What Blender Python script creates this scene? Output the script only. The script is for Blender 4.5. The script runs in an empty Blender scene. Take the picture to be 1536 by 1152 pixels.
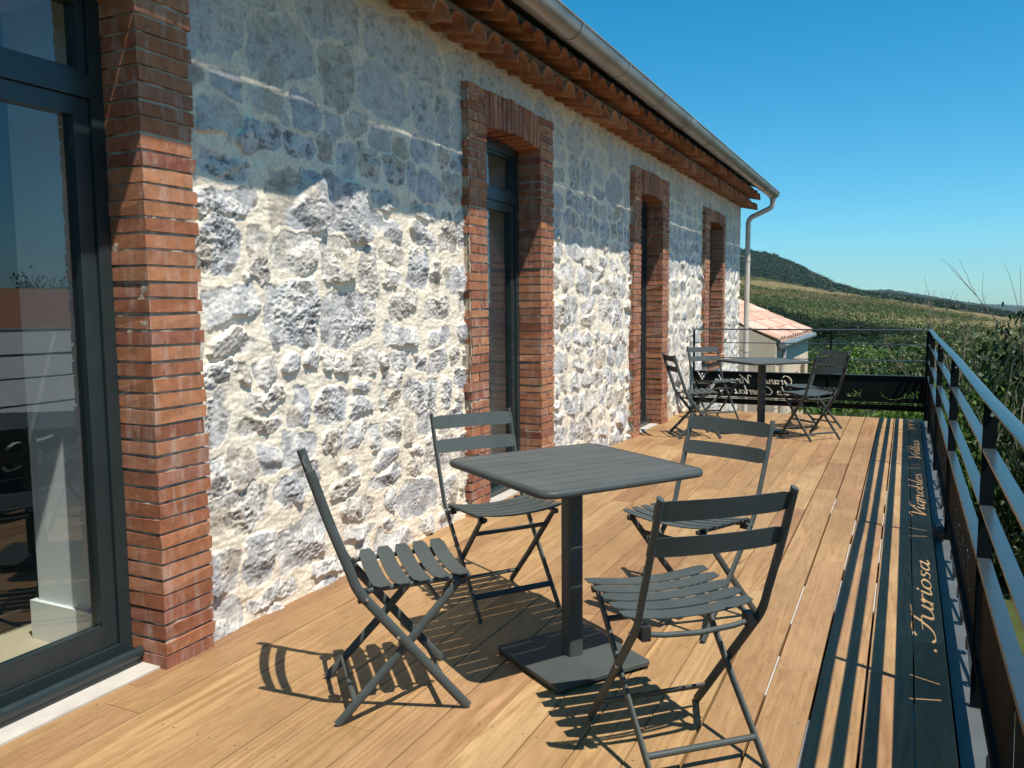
import bpy, math, random
import numpy as np
from mathutils import Vector, Matrix
random.seed(3)
C = bpy.context.scene.collection
R = math.radians

# ------------------------------------------------------------------ helpers
class MB:
    """collects shapes and links them as ONE mesh object"""
    def __init__(s): s.v = []; s.f = []; s.m = []; s.sm = []
    def add(s, vs, fs, mat=0, smooth=False):
        o = len(s.v); s.v.extend([tuple(map(float, q)) for q in vs])
        for f in fs:
            s.f.append(tuple(i + o for i in f)); s.m.append(mat); s.sm.append(smooth)
    def box(s, lo, hi, mat=0, jit=0.0, rot=None):
        x0, y0, z0 = lo; x1, y1, z1 = hi
        vs = [(x, y, z) for x in (x0, x1) for y in (y0, y1) for z in (z0, z1)]
        if jit: vs = [tuple(c + random.uniform(-jit, jit) for c in q) for q in vs]
        if rot is not None: vs = [tuple(rot @ Vector(q)) for q in vs]
        s.add(vs, [(0, 1, 3, 2), (4, 6, 7, 5), (0, 4, 5, 1), (2, 3, 7, 6), (0, 2, 6, 4), (1, 5, 7, 3)], mat)
    def tube(s, path, a, b=None, side=None, n=10, mat=0, caps=True):
        """round or flattened tube; side = fixed lateral axis for radius b"""
        b = a if b is None else b
        P = [Vector(q) for q in path]; N = len(P); rings = []
        ref = Vector(side) if side is not None else None
        for i in range(N):
            t = (P[min(i + 1, N - 1)] - P[max(i - 1, 0)]).normalized()
            if ref is None:
                ref0 = Vector((0, 0, 1)) if abs(t.z) < .9 else Vector((1, 0, 0))
                w = (ref0 - t * ref0.dot(t)).normalized()
                if rings and prev is not None:
                    w = (prev - t * prev.dot(t)).normalized()
            else:
                w = (ref - t * ref.dot(t)).normalized()
            prev = w; u = t.cross(w)
            aa = a[i] if isinstance(a, (list, tuple)) else a
            bb = b[i] if isinstance(b, (list, tuple)) else b
            rings.append([P[i] + w * (bb * math.cos(k * 2 * math.pi / n)) + u * (aa * math.sin(k * 2 * math.pi / n)) for k in range(n)])
        vs = [q for r in rings for q in r]; fs = []
        for i in range(N - 1):
            for k in range(n):
                k2 = (k + 1) % n
                fs.append((i * n + k, i * n + k2, (i + 1) * n + k2, (i + 1) * n + k))
        s.add(vs, fs, mat, True)
        if caps:
            s.add(rings[0], [tuple(range(n - 1, -1, -1))], mat); s.add(rings[-1], [tuple(range(n))], mat)
    def cyl(s, p, q, r, n=16, mat=0): s.tube([p, q], r, n=n, mat=mat)
    def build(s, name, mats, parent=None):
        me = bpy.data.meshes.new(name); me.from_pydata(s.v, [], s.f)
        if not isinstance(mats, (list, tuple)): mats = [mats]
        for m in mats: me.materials.append(m)
        me.polygons.foreach_set('material_index', s.m); me.polygons.foreach_set('use_smooth', s.sm)
        me.update()
        return link(name, me, parent)

def link(name, me, parent=None):
    o = bpy.data.objects.new(name, me); C.objects.link(o)
    if parent is not None: o.parent = parent
    return o

def npmesh(name, V, F, mats, parent=None, col=None, smooth=True):
    V = np.asarray(V, np.float32); F = np.asarray(F, np.int32); k = F.shape[1]
    me = bpy.data.meshes.new(name)
    me.vertices.add(len(V)); me.vertices.foreach_set('co', V.ravel())
    me.loops.add(F.size); me.loops.foreach_set('vertex_index', F.ravel())
    me.polygons.add(len(F)); me.polygons.foreach_set('loop_start', np.arange(0, F.size, k, dtype=np.int32))
    me.polygons.foreach_set('loop_total', np.full(len(F), k, np.int32))
    me.update(calc_edges=True); me.validate()
    me.polygons.foreach_set('use_smooth', np.full(len(me.polygons), smooth, bool))
    if col is not None:
        at = me.color_attributes.new('Col', 'FLOAT_COLOR', 'POINT')
        at.data.foreach_set('color', np.concatenate([col, np.ones((len(col), 1))], 1).astype(np.float32).ravel())
    for m in (mats if isinstance(mats, (list, tuple)) else [mats]): me.materials.append(m)
    return link(name, me, parent)

def tag(o, label=None, cat=None, group=None, kind=None):
    if label: o['label'] = label
    if cat: o['category'] = cat
    if group: o['group'] = group
    if kind: o['kind'] = kind
    return o
def empty(name, loc=(0, 0, 0), rz=0):
    o = bpy.data.objects.new(name, None); C.objects.link(o); o.location = loc; o.rotation_euler = (0, 0, rz)
    o.empty_display_size = .1
    return o
def copy_tree(o, parent=None):
    c = o.copy(); C.objects.link(c); c.parent = parent
    for ch in list(o.children): copy_tree(ch, c)
    return c

# ---------------------------------------------------------------- noise (numpy)
def _h(ix, iy, s):
    h = (ix.astype(np.int64) * 374761393 + iy.astype(np.int64) * 668265263 + s * 974634777) & 0xffffffff
    h = ((h ^ (h >> 13)) * 1274126177) & 0xffffffff
    return ((h ^ (h >> 16)) & 0xffff) / 65535.0
def perlin(x, y, s=0):
    ix = np.floor(x); iy = np.floor(y); fx = x - ix; fy = y - iy
    u = fx * fx * fx * (fx * (fx * 6 - 15) + 10); v = fy * fy * fy * (fy * (fy * 6 - 15) + 10)
    def g(a, b):
        an = _h(ix + a, iy + b, s) * 2 * np.pi
        return np.cos(an) * (fx - a) + np.sin(an) * (fy - b)
    n0 = g(0, 0) * (1 - u) + g(1, 0) * u; n1 = g(0, 1) * (1 - u) + g(1, 1) * u
    return (n0 * (1 - v) + n1 * v) * 1.5
def fbm(x, y, o=4, s=0, g=.5):
    r = 0; a = 1; t = 0
    for k in range(o):
        r = r + a * perlin(x * 2 ** k + 17.3 * k, y * 2 ** k - 9.1 * k, s + k); t += a; a *= g
    return r / t
def ridged(x, y, o=4, s=0):
    r = 0; a = 1; t = 0
    for k in range(o):
        r = r + a * (1 - np.abs(perlin(x * 2 ** k + 5.1 * k, y * 2 ** k, s + k)) * 1.6); t += a; a *= .55
    return r / t
def sstep(x, a, b):
    t = np.clip((x - a) / (b - a), 0, 1); return t * t * (3 - 2 * t)

# ------------------------------------------------------------------ materials
class Mat:
    def __init__(s, name):
        s.m = bpy.data.materials.new(name); s.m.use_nodes = True
        s.t = s.m.node_tree; s.b = s.t.nodes['Principled BSDF']
    def n(s, kind, **kw):
        nd = s.t.nodes.new(kind)
        for k, v in kw.items():
            if k.startswith('i_'):
                key = k[2:].replace('_', ' ')
                nd.inputs[int(key) if key.isdigit() else key].default_value = v
            else: setattr(nd, k, v)
        return nd
    def l(s, a, b): s.t.links.new(a, b)
    def coords(s, scale=(1, 1, 1), kind='Object'):
        tc = s.n('ShaderNodeTexCoord'); mp = s.n('ShaderNodeMapping'); mp.inputs['Scale'].default_value = scale
        s.l(tc.outputs[kind], mp.inputs['Vector']); return mp.outputs['Vector']
    def noise(s, vec, scale, detail=6, rough=.55, dist=0):
        nd = s.n('ShaderNodeTexNoise'); nd.inputs['Scale'].default_value = scale; nd.inputs['Detail'].default_value = detail
        nd.inputs['Roughness'].default_value = rough; nd.inputs['Distortion'].default_value = dist
        if vec is not None: s.l(vec, nd.inputs['Vector'])
        return nd.outputs['Fac']
    def ramp(s, fac, *stops):
        nd = s.n('ShaderNodeValToRGB'); cr = nd.color_ramp
        while len(cr.elements) < len(stops): cr.elements.new(.5)
        for e, (p, c) in zip(cr.elements, stops): e.position = p; e.color = (*c, 1) if len(c) == 3 else c
        s.l(fac, nd.inputs['Fac']); return nd.outputs['Color']
    def mix(s, a, b, fac, mode='MIX'):
        nd = s.n('ShaderNodeMix', data_type='RGBA', blend_type=mode)
        for sock, val in ((nd.inputs[6], a), (nd.inputs[7], b), (nd.inputs[0], fac)):
            if hasattr(val, 'is_linked') or hasattr(val, 'links'): s.l(val, sock)
            else: sock.default_value = (*val, 1) if isinstance(val, tuple) else val
        return nd.outputs[2]
    def math(s, op, a, b=0.0):
        nd = s.n('ShaderNodeMath', operation=op)
        for i, v in enumerate((a, b)):
            if hasattr(v, 'links'): s.l(v, nd.inputs[i])
            else: nd.inputs[i].default_value = v
        return nd.outputs[0]
    def bump(s, h, strength=.3, dist=.01):
        nd = s.n('ShaderNodeBump'); nd.inputs['Strength'].default_value = strength; nd.inputs['Distance'].default_value = dist
        s.l(h, nd.inputs['Height']); s.l(nd.outputs['Normal'], s.b.inputs['Normal'])
    def base(s, c):
        if hasattr(c, 'links'): s.l(c, s.b.inputs['Base Color'])
        else: s.b.inputs['Base Color'].default_value = (*c, 1)
    def set(s, rough=.5, metal=0, spec=.5):
        s.b.inputs['Roughness'].default_value = rough; s.b.inputs['Metallic'].default_value = metal
        s.b.inputs['Specular IOR Level'].default_value = spec; return s

def island(m): return m.n('ShaderNodeNewGeometry').outputs['Random Per Island']

def mat_simple(name, c, c2=None, scale=8, rough=.6, metal=0, bump=0, bd=.005, spec=.5, stretch=(1, 1, 1)):
    m = Mat(name); m.set(rough, metal, spec); v = m.coords(stretch)
    f = m.noise(v, scale, 8, .6)
    m.base(m.ramp(f, (.3, c), (.7, c2 or c)))
    if bump: m.bump(m.noise(v, scale * 4, 6), bump, bd)
    return m.m

def mat_stone():
    m = Mat('rubble_stone'); m.set(.92, 0, .2)
    at = m.n('ShaderNodeAttribute', attribute_name='Col'); v = m.coords()
    f = m.noise(v, 60, 6, .65); g = m.noise(v, 14, 6, .6)
    c = m.mix(at.outputs['Color'], m.ramp(f, (.3, (.62, .6, .58)), (.55, (1, 1, 1)), (.8, (1.0, .97, .92))), .75, 'MULTIPLY')
    c = m.mix(c, m.ramp(g, (.35, (.8, .8, .82)), (.6, (1, 1, 1))), .6, 'MULTIPLY')
    m.base(c); m.bump(m.noise(v, 75, 9, .75), .5, .005); return m.m

def mat_brick():
    m = Mat('red_brick'); m.set(.88, 0, .25); v = m.coords(); r = island(m)
    c = m.ramp(r, (0, (.22, .080, .046)), (.3, (.345, .135, .066)), (.6, (.43, .19, .095)), (.85, (.31, .135, .082)), (1, (.25, .088, .055)))
    c = m.mix(c, m.ramp(m.noise(v, 25, 8, .65), (.3, (.6, .58, .56)), (.6, (1.1, 1.08, 1.05))), .7, 'MULTIPLY')
    w = m.math('MULTIPLY', m.ramp(m.noise(m.coords((6, 6, 1.2)), 4, 6, .7), (.50, (0, 0, 0)), (.70, (1, 1, 1))), .5)
    c = m.mix(c, (.50, .42, .36), w)
    m.base(c); m.bump(m.noise(v, 110, 8, .7), .5, .004); return m.m

def mat_deck():
    m = Mat('deck_wood'); m.set(.55, 0, .35); r = island(m)
    tc = m.n('ShaderNodeTexCoord'); off = m.n('ShaderNodeCombineXYZ')
    m.l(m.math('MULTIPLY', r, 37.0), off.inputs[0]); m.l(m.math('MULTIPLY', r, 91.0), off.inputs[1]); m.l(m.math('MULTIPLY', r, 53.0), off.inputs[2])
    ad = m.n('ShaderNodeVectorMath', operation='ADD'); m.l(tc.outputs['Object'], ad.inputs[0]); m.l(off.outputs[0], ad.inputs[1])
    def mp(s):
        q = m.n('ShaderNodeMapping'); q.inputs['Scale'].default_value = s; m.l(ad.outputs[0], q.inputs['Vector']); return q.outputs[0]
    flame = m.noise(mp((7.5, .42, 7.5)), 1.0, 2, .4, .15)
    s1 = m.math('SINE', m.math('MULTIPLY', flame, 75.0)); s1 = m.math('ADD', m.math('MULTIPLY', s1, .5), .5)
    fine = m.noise(mp((160, 3.0, 160)), 1.0, 5, .6)
    big = m.noise(mp((5, .9, 5)), 1.0, 4, .6)
    base = m.ramp(r, (0, (.32, .185, .083)), (.2, (.42, .258, .115)), (.4, (.365, .215, .097)), (.6, (.45, .29, .135)), (.8, (.375, .215, .102)), (1, (.285, .155, .073)))
    c = m.mix(base, m.ramp(s1, (.05, (.76, .69, .60)), (.5, (1, 1, 1)), (.95, (1.10, 1.11, 1.10))), m.math('MULTIPLY', m.ramp(big, (.40, (.05, .05, .05)), (.66, (.80, .80, .80))), 1.0), 'MULTIPLY')
    c = m.mix(c, m.ramp(fine, (.3, (.72, .68, .64)), (.6, (1.05, 1.05, 1.05))), .6, 'MULTIPLY')
    c = m.mix(c, m.ramp(big, (.3, (.8, .76, .72)), (.7, (1.12, 1.1, 1.06))), .8, 'MULTIPLY')
    kn = m.noise(mp((9, 3, 9)), 1.0, 2, .5); c = m.mix(c, (.10, .05, .022), m.ramp(kn, (.80, (0, 0, 0)), (.86, (.8, .8, .8))))
    sp = m.noise(m.coords(), 45, 2, .5); c = m.mix(c, (.62, .56, .48), m.ramp(sp, (.79, (0, 0, 0)), (.84, (.55, .55, .55))))
    st = m.noise(m.coords(), 1.1, 5, .6); c = m.mix(c, m.ramp(st, (.35, (.80, .76, .72)), (.6, (1.03, 1.03, 1.03))), .8, 'MULTIPLY')
    mo = m.noise(mp((34, 7, 34)), 1.0, 6, .7, .6); c = m.mix(c, m.ramp(mo, (.32, (.72, .67, .60)), (.5, (1, 1, 1)), (.72, (1.08, 1.10, 1.12))), .7, 'MULTIPLY')
    po = m.noise(mp((210, 14, 210)), 1.0, 3, .6); c = m.mix(c, (.14, .08, .035), m.ramp(po, (.66, (0, 0, 0)), (.74, (.5, .5, .5))))
    c = m.mix(c, (.93, .97, 1.04), 1.0, 'MULTIPLY')
    m.base(c); m.bump(m.math('ADD', m.math('MULTIPLY', fine, .6), m.math('MULTIPLY', s1, .15)), .25, .002); return m.m

def mat_metal(name, c, rough=.4, spec=.5, dust=.25, bump=.08):
    m = Mat(name); v = m.coords(); m.set(rough, 0, spec)
    f = m.noise(v, 6, 8, .7)
    m.base(m.ramp(f, (.35, c), (.75, tuple(q * (1 + dust) + .004 for q in c))))
    rr = m.n('ShaderNodeMapRange'); rr.inputs[3].default_value = rough * .8; rr.inputs[4].default_value = rough * 1.25
    m.l(f, rr.inputs[0]); m.l(rr.outputs[0], m.b.inputs['Roughness'])
    m.bump(m.noise(v, 220, 3), bump, .0008); return m.m

def mat_tabletop():
    m = Mat('slatted_table_top'); m.set(.55, 0, .4); v = m.coords()
    sx = m.n('ShaderNodeSeparateXYZ'); m.l(v, sx.inputs[0])
    k = m.math('FRACT', m.math('ADD', m.math('MULTIPLY', sx.outputs[1], 7.3), .5))
    d = m.math('ABSOLUTE', m.math('SUBTRACT', k, .5))
    gr = m.math('LESS_THAN', d, .0)
    fine = m.noise(m.coords((3, 130, 3)), 1.0, 4, .6)
    c = m.ramp(fine, (.3, (.060, .066, .063)), (.7, (.105, .112, .106)))
    c = m.mix(c, m.ramp(m.noise(v, 5, 6, .7), (.3, (.8, .8, .8)), (.7, (1.15, 1.15, 1.12))), .8, 'MULTIPLY')
    m.base(m.mix(c, (.016, .017, .017), gr))
    m.bump(m.math('SUBTRACT', m.math('MULTIPLY', fine, .4), gr), .35, .0015); return m.m

def mat_glass(name='window_glass', tint=(.92, .955, .955), extra=.012):
    m = Mat(name); t = m.t; out = [n for n in t.nodes if n.type == 'OUTPUT_MATERIAL'][0]
    tr = m.n('ShaderNodeBsdfTransparent'); tr.inputs[0].default_value = (*tint, 1)
    gl = m.n('ShaderNodeBsdfGlossy'); gl.inputs['Roughness'].default_value = .004; gl.inputs[0].default_value = (.92, .95, 1, 1)
    fr = m.n('ShaderNodeFresnel'); fr.inputs[0].default_value = 1.52
    bf = m.n('ShaderNodeNewGeometry').outputs['Backfacing']
    fac = m.math('MULTIPLY', m.math('ADD', m.math('MULTIPLY', fr.outputs[0], 1.9), extra), m.math('SUBTRACT', 1.0, bf))
    nz = m.noise(m.coords(), 1.3, 1, .4)
    bp = m.n('ShaderNodeBump'); bp.inputs['Strength'].default_value = .03; bp.inputs['Distance'].default_value = .02
    m.l(nz, bp.inputs['Height']); m.l(bp.outputs[0], gl.inputs['Normal'])
    mx = m.n('ShaderNodeMixShader'); m.l(fac, mx.inputs[0]); m.l(tr.outputs[0], mx.inputs[1]); m.l(gl.outputs[0], mx.inputs[2])
    m.l(mx.outputs[0], out.inputs[0]); return m.m

def mat_leaf(name, cols, trans=.25):
    m = Mat(name); r = island(m); t = m.t; out = [n for n in t.nodes if n.type == 'OUTPUT_MATERIAL'][0]
    st = [(i / (len(cols) - 1), c) for i, c in enumerate(cols)]
    oi = m.n('ShaderNodeObjectInfo')
    c = m.ramp(r, *st)
    c = m.mix(c, m.ramp(oi.outputs['Random'], (0, (.75, .8, .8)), (.5, (1, 1, 1)), (1, (1.25, 1.15, .95))), 1.0, 'MULTIPLY')
    m.base(c); m.set(.5, 0, .35)
    tl = m.n('ShaderNodeBsdfTranslucent'); m.l(c, tl.inputs[0])
    mx = m.n('ShaderNodeMixShader'); mx.inputs[0].default_value = trans
    m.l(m.b.outputs[0], mx.inputs[1]); m.l(tl.outputs[0], mx.inputs[2]); m.l(mx.outputs[0], out.inputs[0]); return m.m

def mat_terrain():
    m = Mat('terrain'); m.set(.95, 0, .1)
    at = m.n('ShaderNodeAttribute', attribute_name='Col'); v = m.coords()
    c = m.mix(at.outputs['Color'], m.ramp(m.noise(v, .35, 8, .7), (.3, (.55, .55, .55)), (.7, (1.3, 1.25, 1.2))), .9, 'MULTIPLY')
    c = m.mix(c, m.ramp(m.noise(v, 2.5, 6, .7), (.3, (.6, .6, .6)), (.7, (1.25, 1.25, 1.25))), .8, 'MULTIPLY')
    m.base(c); return m.m

M = {}
M['stone'] = mat_stone(); M['brick'] = mat_brick(); M['deck'] = mat_deck()
M['mortar'] = mat_simple('lime_mortar', (.33, .28, .21), (.52, .46, .36), 20, .95, 0, .6, .006, .1)
M['plaster'] = mat_simple('white_plaster', (.74, .74, .73), (.79, .79, .77), 3, .8)
M['interior'] = mat_simple('interior_paint', (.40, .39, .37), (.45, .44, .42), 2, .85)
M['floor'] = mat_simple('beige_floor_tile', (.48, .40, .28), (.55, .47, .34), 3, .45)
M['chair'] = mat_metal('anthracite_paint', (.052, .062, .060), .5, .22, .3)
M['table'] = mat_metal('table_paint', (.050, .058, .056), .5, .25, .3)
M['tabletop'] = mat_tabletop()
M['cap'] = mat_simple('black_plastic', (.012, .012, .012), (.02, .02, .02), 20, .5)
M['screw'] = mat_simple('screw_head', (.10, .09, .08), (.16, .15, .13), 20, .5, .5)
M['steel'] = mat_simple('bare_steel', (.5, .5, .5), (.6, .6, .6), 20, .3, .9)
M['rail'] = mat_metal('railing_paint', (.022, .033, .039), .30, 1.0, .3, .03)
M['frame'] = mat_metal('door_frame_paint', (.016, .026, .028), .32, .5, .25, .04)
M['zinc'] = mat_simple('weathered_zinc', (.28, .26, .24), (.48, .46, .43), 7, .42, .75, .1, .003, .5, (1, .35, 1))
M['panel'] = mat_metal('panel_paint', (.003, .006, .007), .7, .08, -.3, .05)
M['edge'] = mat_simple('zinc_edging', (.085, .092, .095), (.125, .132, .13), 5, .5, .2, .1)
M['tile'] = None
def mat_tile():
    m = Mat('terracotta_tile'); m.set(.85, 0, .2); v = m.coords(); r = island(m)
    c = m.ramp(r, (0, (.27, .105, .055)), (.3, (.38, .165, .085)), (.6, (.46, .215, .115)), (.85, (.31, .13, .07)), (1, (.52, .29, .18)))
    c = m.mix(c, m.ramp(m.noise(v, 16, 8, .7), (.3, (.45, .43, .4)), (.62, (1.1, 1.1, 1.1))), .85, 'MULTIPLY')
    m.base(c); m.bump(m.noise(v, 70, 6, .7), .4, .004); return m.m
M['tile'] = mat_tile()
def mat_roofpink():
    m = Mat('pale_roof_tile'); m.set(.85, 0, .2); v = m.coords(); r = island(m)
    c = m.ramp(r, (0, (.47, .25, .18)), (.4, (.56, .36, .27)), (.75, (.62, .46, .37)), (1, (.44, .23, .16)))
    c = m.mix(c, m.ramp(m.noise(v, 3.5, 8, .7), (.3, (.7, .68, .66)), (.65, (1.12, 1.12, 1.12))), .8, 'MULTIPLY')
    m.base(c); return m.m
M['pink'] = mat_roofpink()
M['pipe'] = mat_simple('beige_pipe_paint', (.50, .42, .36), (.60, .52, .45), 5, .45, 0, .1)
M['genmortar'] = mat_simple('old_grey_mortar', (.16, .145, .12), (.34, .31, .26), 14, .95, 0, .8, .01, .1)
M['glass'] = mat_glass()
M['concrete'] = mat_simple('pale_concrete', (.55, .54, .50), (.68, .67, .63), 5, .9, 0, .2)
M['render'] = mat_simple('beige_render', (.62, .47, .31), (.72, .58, .42), 2, .9, 0, .2)
M['whitewall'] = mat_simple('whitewash', (.66, .62, .55), (.74, .71, .65), 2, .9)
M['sill'] = mat_simple('white_stone_sill', (.40, .37, .33), (.52, .48, .43), 9, .7, 0, .15)
M['bark'] = mat_simple('grey_bark', (.10, .08, .06), (.22, .18, .13), 12, .95, 0, .4)
M['palebark'] = mat_simple('pale_dry_wood', (.30, .25, .17), (.44, .37, .26), 12, .9)
M['leafA'] = mat_leaf('bright_leaf', [(.03, .07, .015), (.06, .125, .02), (.10, .17, .03), (.16, .23, .05)])
M['leafB'] = mat_leaf('dark_leaf', [(.006, .016, .008), (.011, .027, .010), (.022, .046, .014), (.045, .08, .024)])
M['leafC'] = mat_leaf('olive_leaf', [(.028, .05, .014), (.05, .08, .02), (.085, .115, .03), (.14, .15, .05)])
M['leafD'] = mat_leaf('far_scrub_leaf', [(.010, .022, .012), (.018, .036, .018), (.030, .052, .022), (.05, .07, .03)], .1)
M['vine'] = mat_leaf('vine_leaf', [(.055, .085, .02), (.09, .12, .028), (.13, .15, .04), (.22, .19, .08)])
M['vineB'] = mat_leaf('green_vine_leaf', [(.025, .055, .013), (.042, .082, .018), (.065, .112, .024), (.09, .13, .035)])
M['vineC'] = mat_leaf('dry_vine_leaf', [(.10, .10, .035), (.17, .145, .06), (.24, .19, .09), (.12, .12, .045)])
M['terrain'] = mat_terrain()
M['path'] = mat_simple('pale_dirt', (.36, .29, .20), (.48, .40, .29), 1.5, .95)
M['gravel'] = mat_simple('grey_gravel', (.28, .27, .25), (.42, .40, .37), 6, .95, 0, .5)
M['wood'] = mat_simple('brown_wood', (.13, .075, .035), (.2, .12, .06), 6, .7)

# ------------------------------------------------------------------- camera
YAW, PITCH, ROLL, FPX, CAMH = 0.4482, 0.0953, -0.0081, 1227.57, 1.3026
fw = Vector((-math.sin(YAW) * math.cos(PITCH), math.cos(YAW) * math.cos(PITCH), -math.sin(PITCH)))
rt = Vector((math.cos(YAW), math.sin(YAW), 0)); up = rt.cross(fw)
r2 = rt * math.cos(ROLL) + up * math.sin(ROLL); u2 = -rt * math.sin(ROLL) + up * math.cos(ROLL)
cd = bpy.data.cameras.new('camera'); cam = bpy.data.objects.new('camera', cd); C.objects.link(cam)
cam.matrix_world = Matrix(((r2.x, u2.x, -fw.x, 0), (r2.y, u2.y, -fw.y, 0), (r2.z, u2.z, -fw.z, CAMH), (0, 0, 0, 1)))
cd.sensor_width = 36; cd.lens = FPX / 1536 * 36; cd.clip_start = .05; cd.clip_end = 30000
bpy.context.scene.camera = cam

# ---------------------------------------------------------------- sun and sky
S = Vector((.46, -.20, 1.0)).normalized()
sd = bpy.data.lights.new('sun', 'SUN'); sd.energy = 5.0; sd.angle = R(.5); sd.color = (1, .94, .84)
so = bpy.data.objects.new('sun', sd); C.objects.link(so); so.rotation_euler = S.to_track_quat('Z', 'Y').to_euler()
w = bpy.data.worlds.new('World'); bpy.context.scene.world = w; w.use_nodes = True
nt = w.node_tree; bg = nt.nodes['Background']
sky = nt.nodes.new('ShaderNodeTexSky'); sky.sky_type = 'NISHITA'; sky.sun_disc = False
sky.sun_elevation = math.asin(S.z); sky.sun_rotation = math.atan2(S.x, S.y); sky.altitude = 200
sky.air_density = 1.0; sky.dust_density = .15; sky.ozone_density = 3.0
hs = nt.nodes.new('ShaderNodeHueSaturation'); hs.inputs['Saturation'].default_value = 1.25; hs.inputs['Hue'].default_value = .485
mt = nt.nodes.new('ShaderNodeMix'); mt.data_type = 'RGBA'; mt.blend_type = 'MULTIPLY'; mt.inputs[0].default_value = 1; mt.inputs[7].default_value = (.56, .92, 1.06, 1)
nt.links.new(sky.outputs[0], hs.inputs['Color']); nt.links.new(hs.outputs[0], mt.inputs[6]); 
sc_ = nt.nodes.new('ShaderNodeSeparateColor'); cc_ = nt.nodes.new('ShaderNodeCombineColor'); sb_ = nt.nodes.new('ShaderNodeMath'); sb_.operation = 'SUBTRACT'; sb_.inputs[1].default_value = .30; mx_ = nt.nodes.new('ShaderNodeMath'); mx_.operation = 'MAXIMUM'; mx_.inputs[1].default_value = .03
nt.links.new(mt.outputs[2], sc_.inputs[0]); nt.links.new(sc_.outputs[0], sb_.inputs[0]); nt.links.new(sb_.outputs[0], mx_.inputs[0]); nt.links.new(mx_.outputs[0], cc_.inputs[0]); nt.links.new(sc_.outputs[1], cc_.inputs[1]); nt.links.new(sc_.outputs[2], cc_.inputs[2]); nt.links.new(cc_.outputs[0], bg.inputs[0]); bg.inputs[1].default_value = .096
vs = bpy.context.scene.view_settings; vs.view_transform = 'Standard'; vs.look = 'None'; vs.gamma = 1; vs.exposure = .5
bpy.context.scene.display_settings.display_device = 'sRGB'
cy = bpy.context.scene.cycles; cy.max_bounces = 8; cy.transparent_max_bounces = 16; cy.caustics_reflective = False; cy.caustics_refractive = False

# =================================================================== the house
XB = -2.373                       # front of the brick surrounds
XW = -2.428                       # mean plane of the mortar of the rubble wall
house = tag(empty('stone_house', (-2.4, 6, 0)), 'long white rubble stone house with brick door surrounds and tiled eaves along the deck', 'house')
H0 = Vector((2.4, -6, 0))
def hp(o):                        # keep world placement under the house Empty
    o.parent = house; o.location = H0; return o

# openings: (y0, y1, z0, z1) of the clear opening, and surround outer y
OPEN = [(1.20, 2.03, 0, 2.40, .97, 2.26), (4.60, 5.43, 0, 2.40, 4.365, 5.665), (7.90, 8.69, 0, 2.385, 7.67, 8.95), (11.03, 11.90, .60, 2.385, 10.76, 12.06)]
YEND = 13.46

# ---- rubble wall as real relief
rng = np.random.default_rng(11)
sites = []
z = -.75
while z < 3.05:
    h = rng.uniform(.11, .31); y = -1.6 + rng.uniform(0, .2)
    while y < 13.8:
        w_ = h * rng.uniform(.6, 1.8); w_ = min(w_, .48)
        q = rng.random()
        if q < .34 and h > .17:
            k = rng.uniform(.4, .6)
            sites.append((y + w_ / 2, z + h * k / 2, w_ / 2 * .92, h * k / 2 * .85)); sites.append((y + w_ / 2, z + h * (1 + k) / 2, w_ / 2 * .9, h * (1 - k) / 2 * .85))
        else:
            sites.append((y + w_ / 2 + rng.uniform(-.015, .015), z + h / 2 + rng.uniform(-.025, .025), w_ / 2 * rng.uniform(.92, 1.12), h / 2 * rng.uniform(.86, 1.10)))
        y += w_
    z += h
sites = np.array(sites); NS = len(sites)
srot = rng.normal(0, .16, NS); sp_ = rng.uniform(2.2, 5.5, NS); sh_ = rng.uniform(.006, .018, NS)
PLs = rng.normal(0, .19, (NS, 4, 2)); PLc = rng.uniform(.0, .012, (NS, 4))
st = rng.normal(0, 1, (NS, 2)) * np.array([.05, .07]); scr = rng.uniform(.15, 1.35, NS)
tone = rng.random(NS)
scol = np.stack([np.interp(tone, [0, .25, .6, .85, 1], c) for c in ([.42, .50, .55, .60, .45], [.42, .495, .535, .545, .39], [.43, .49, .515, .47, .33])], 1)
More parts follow.
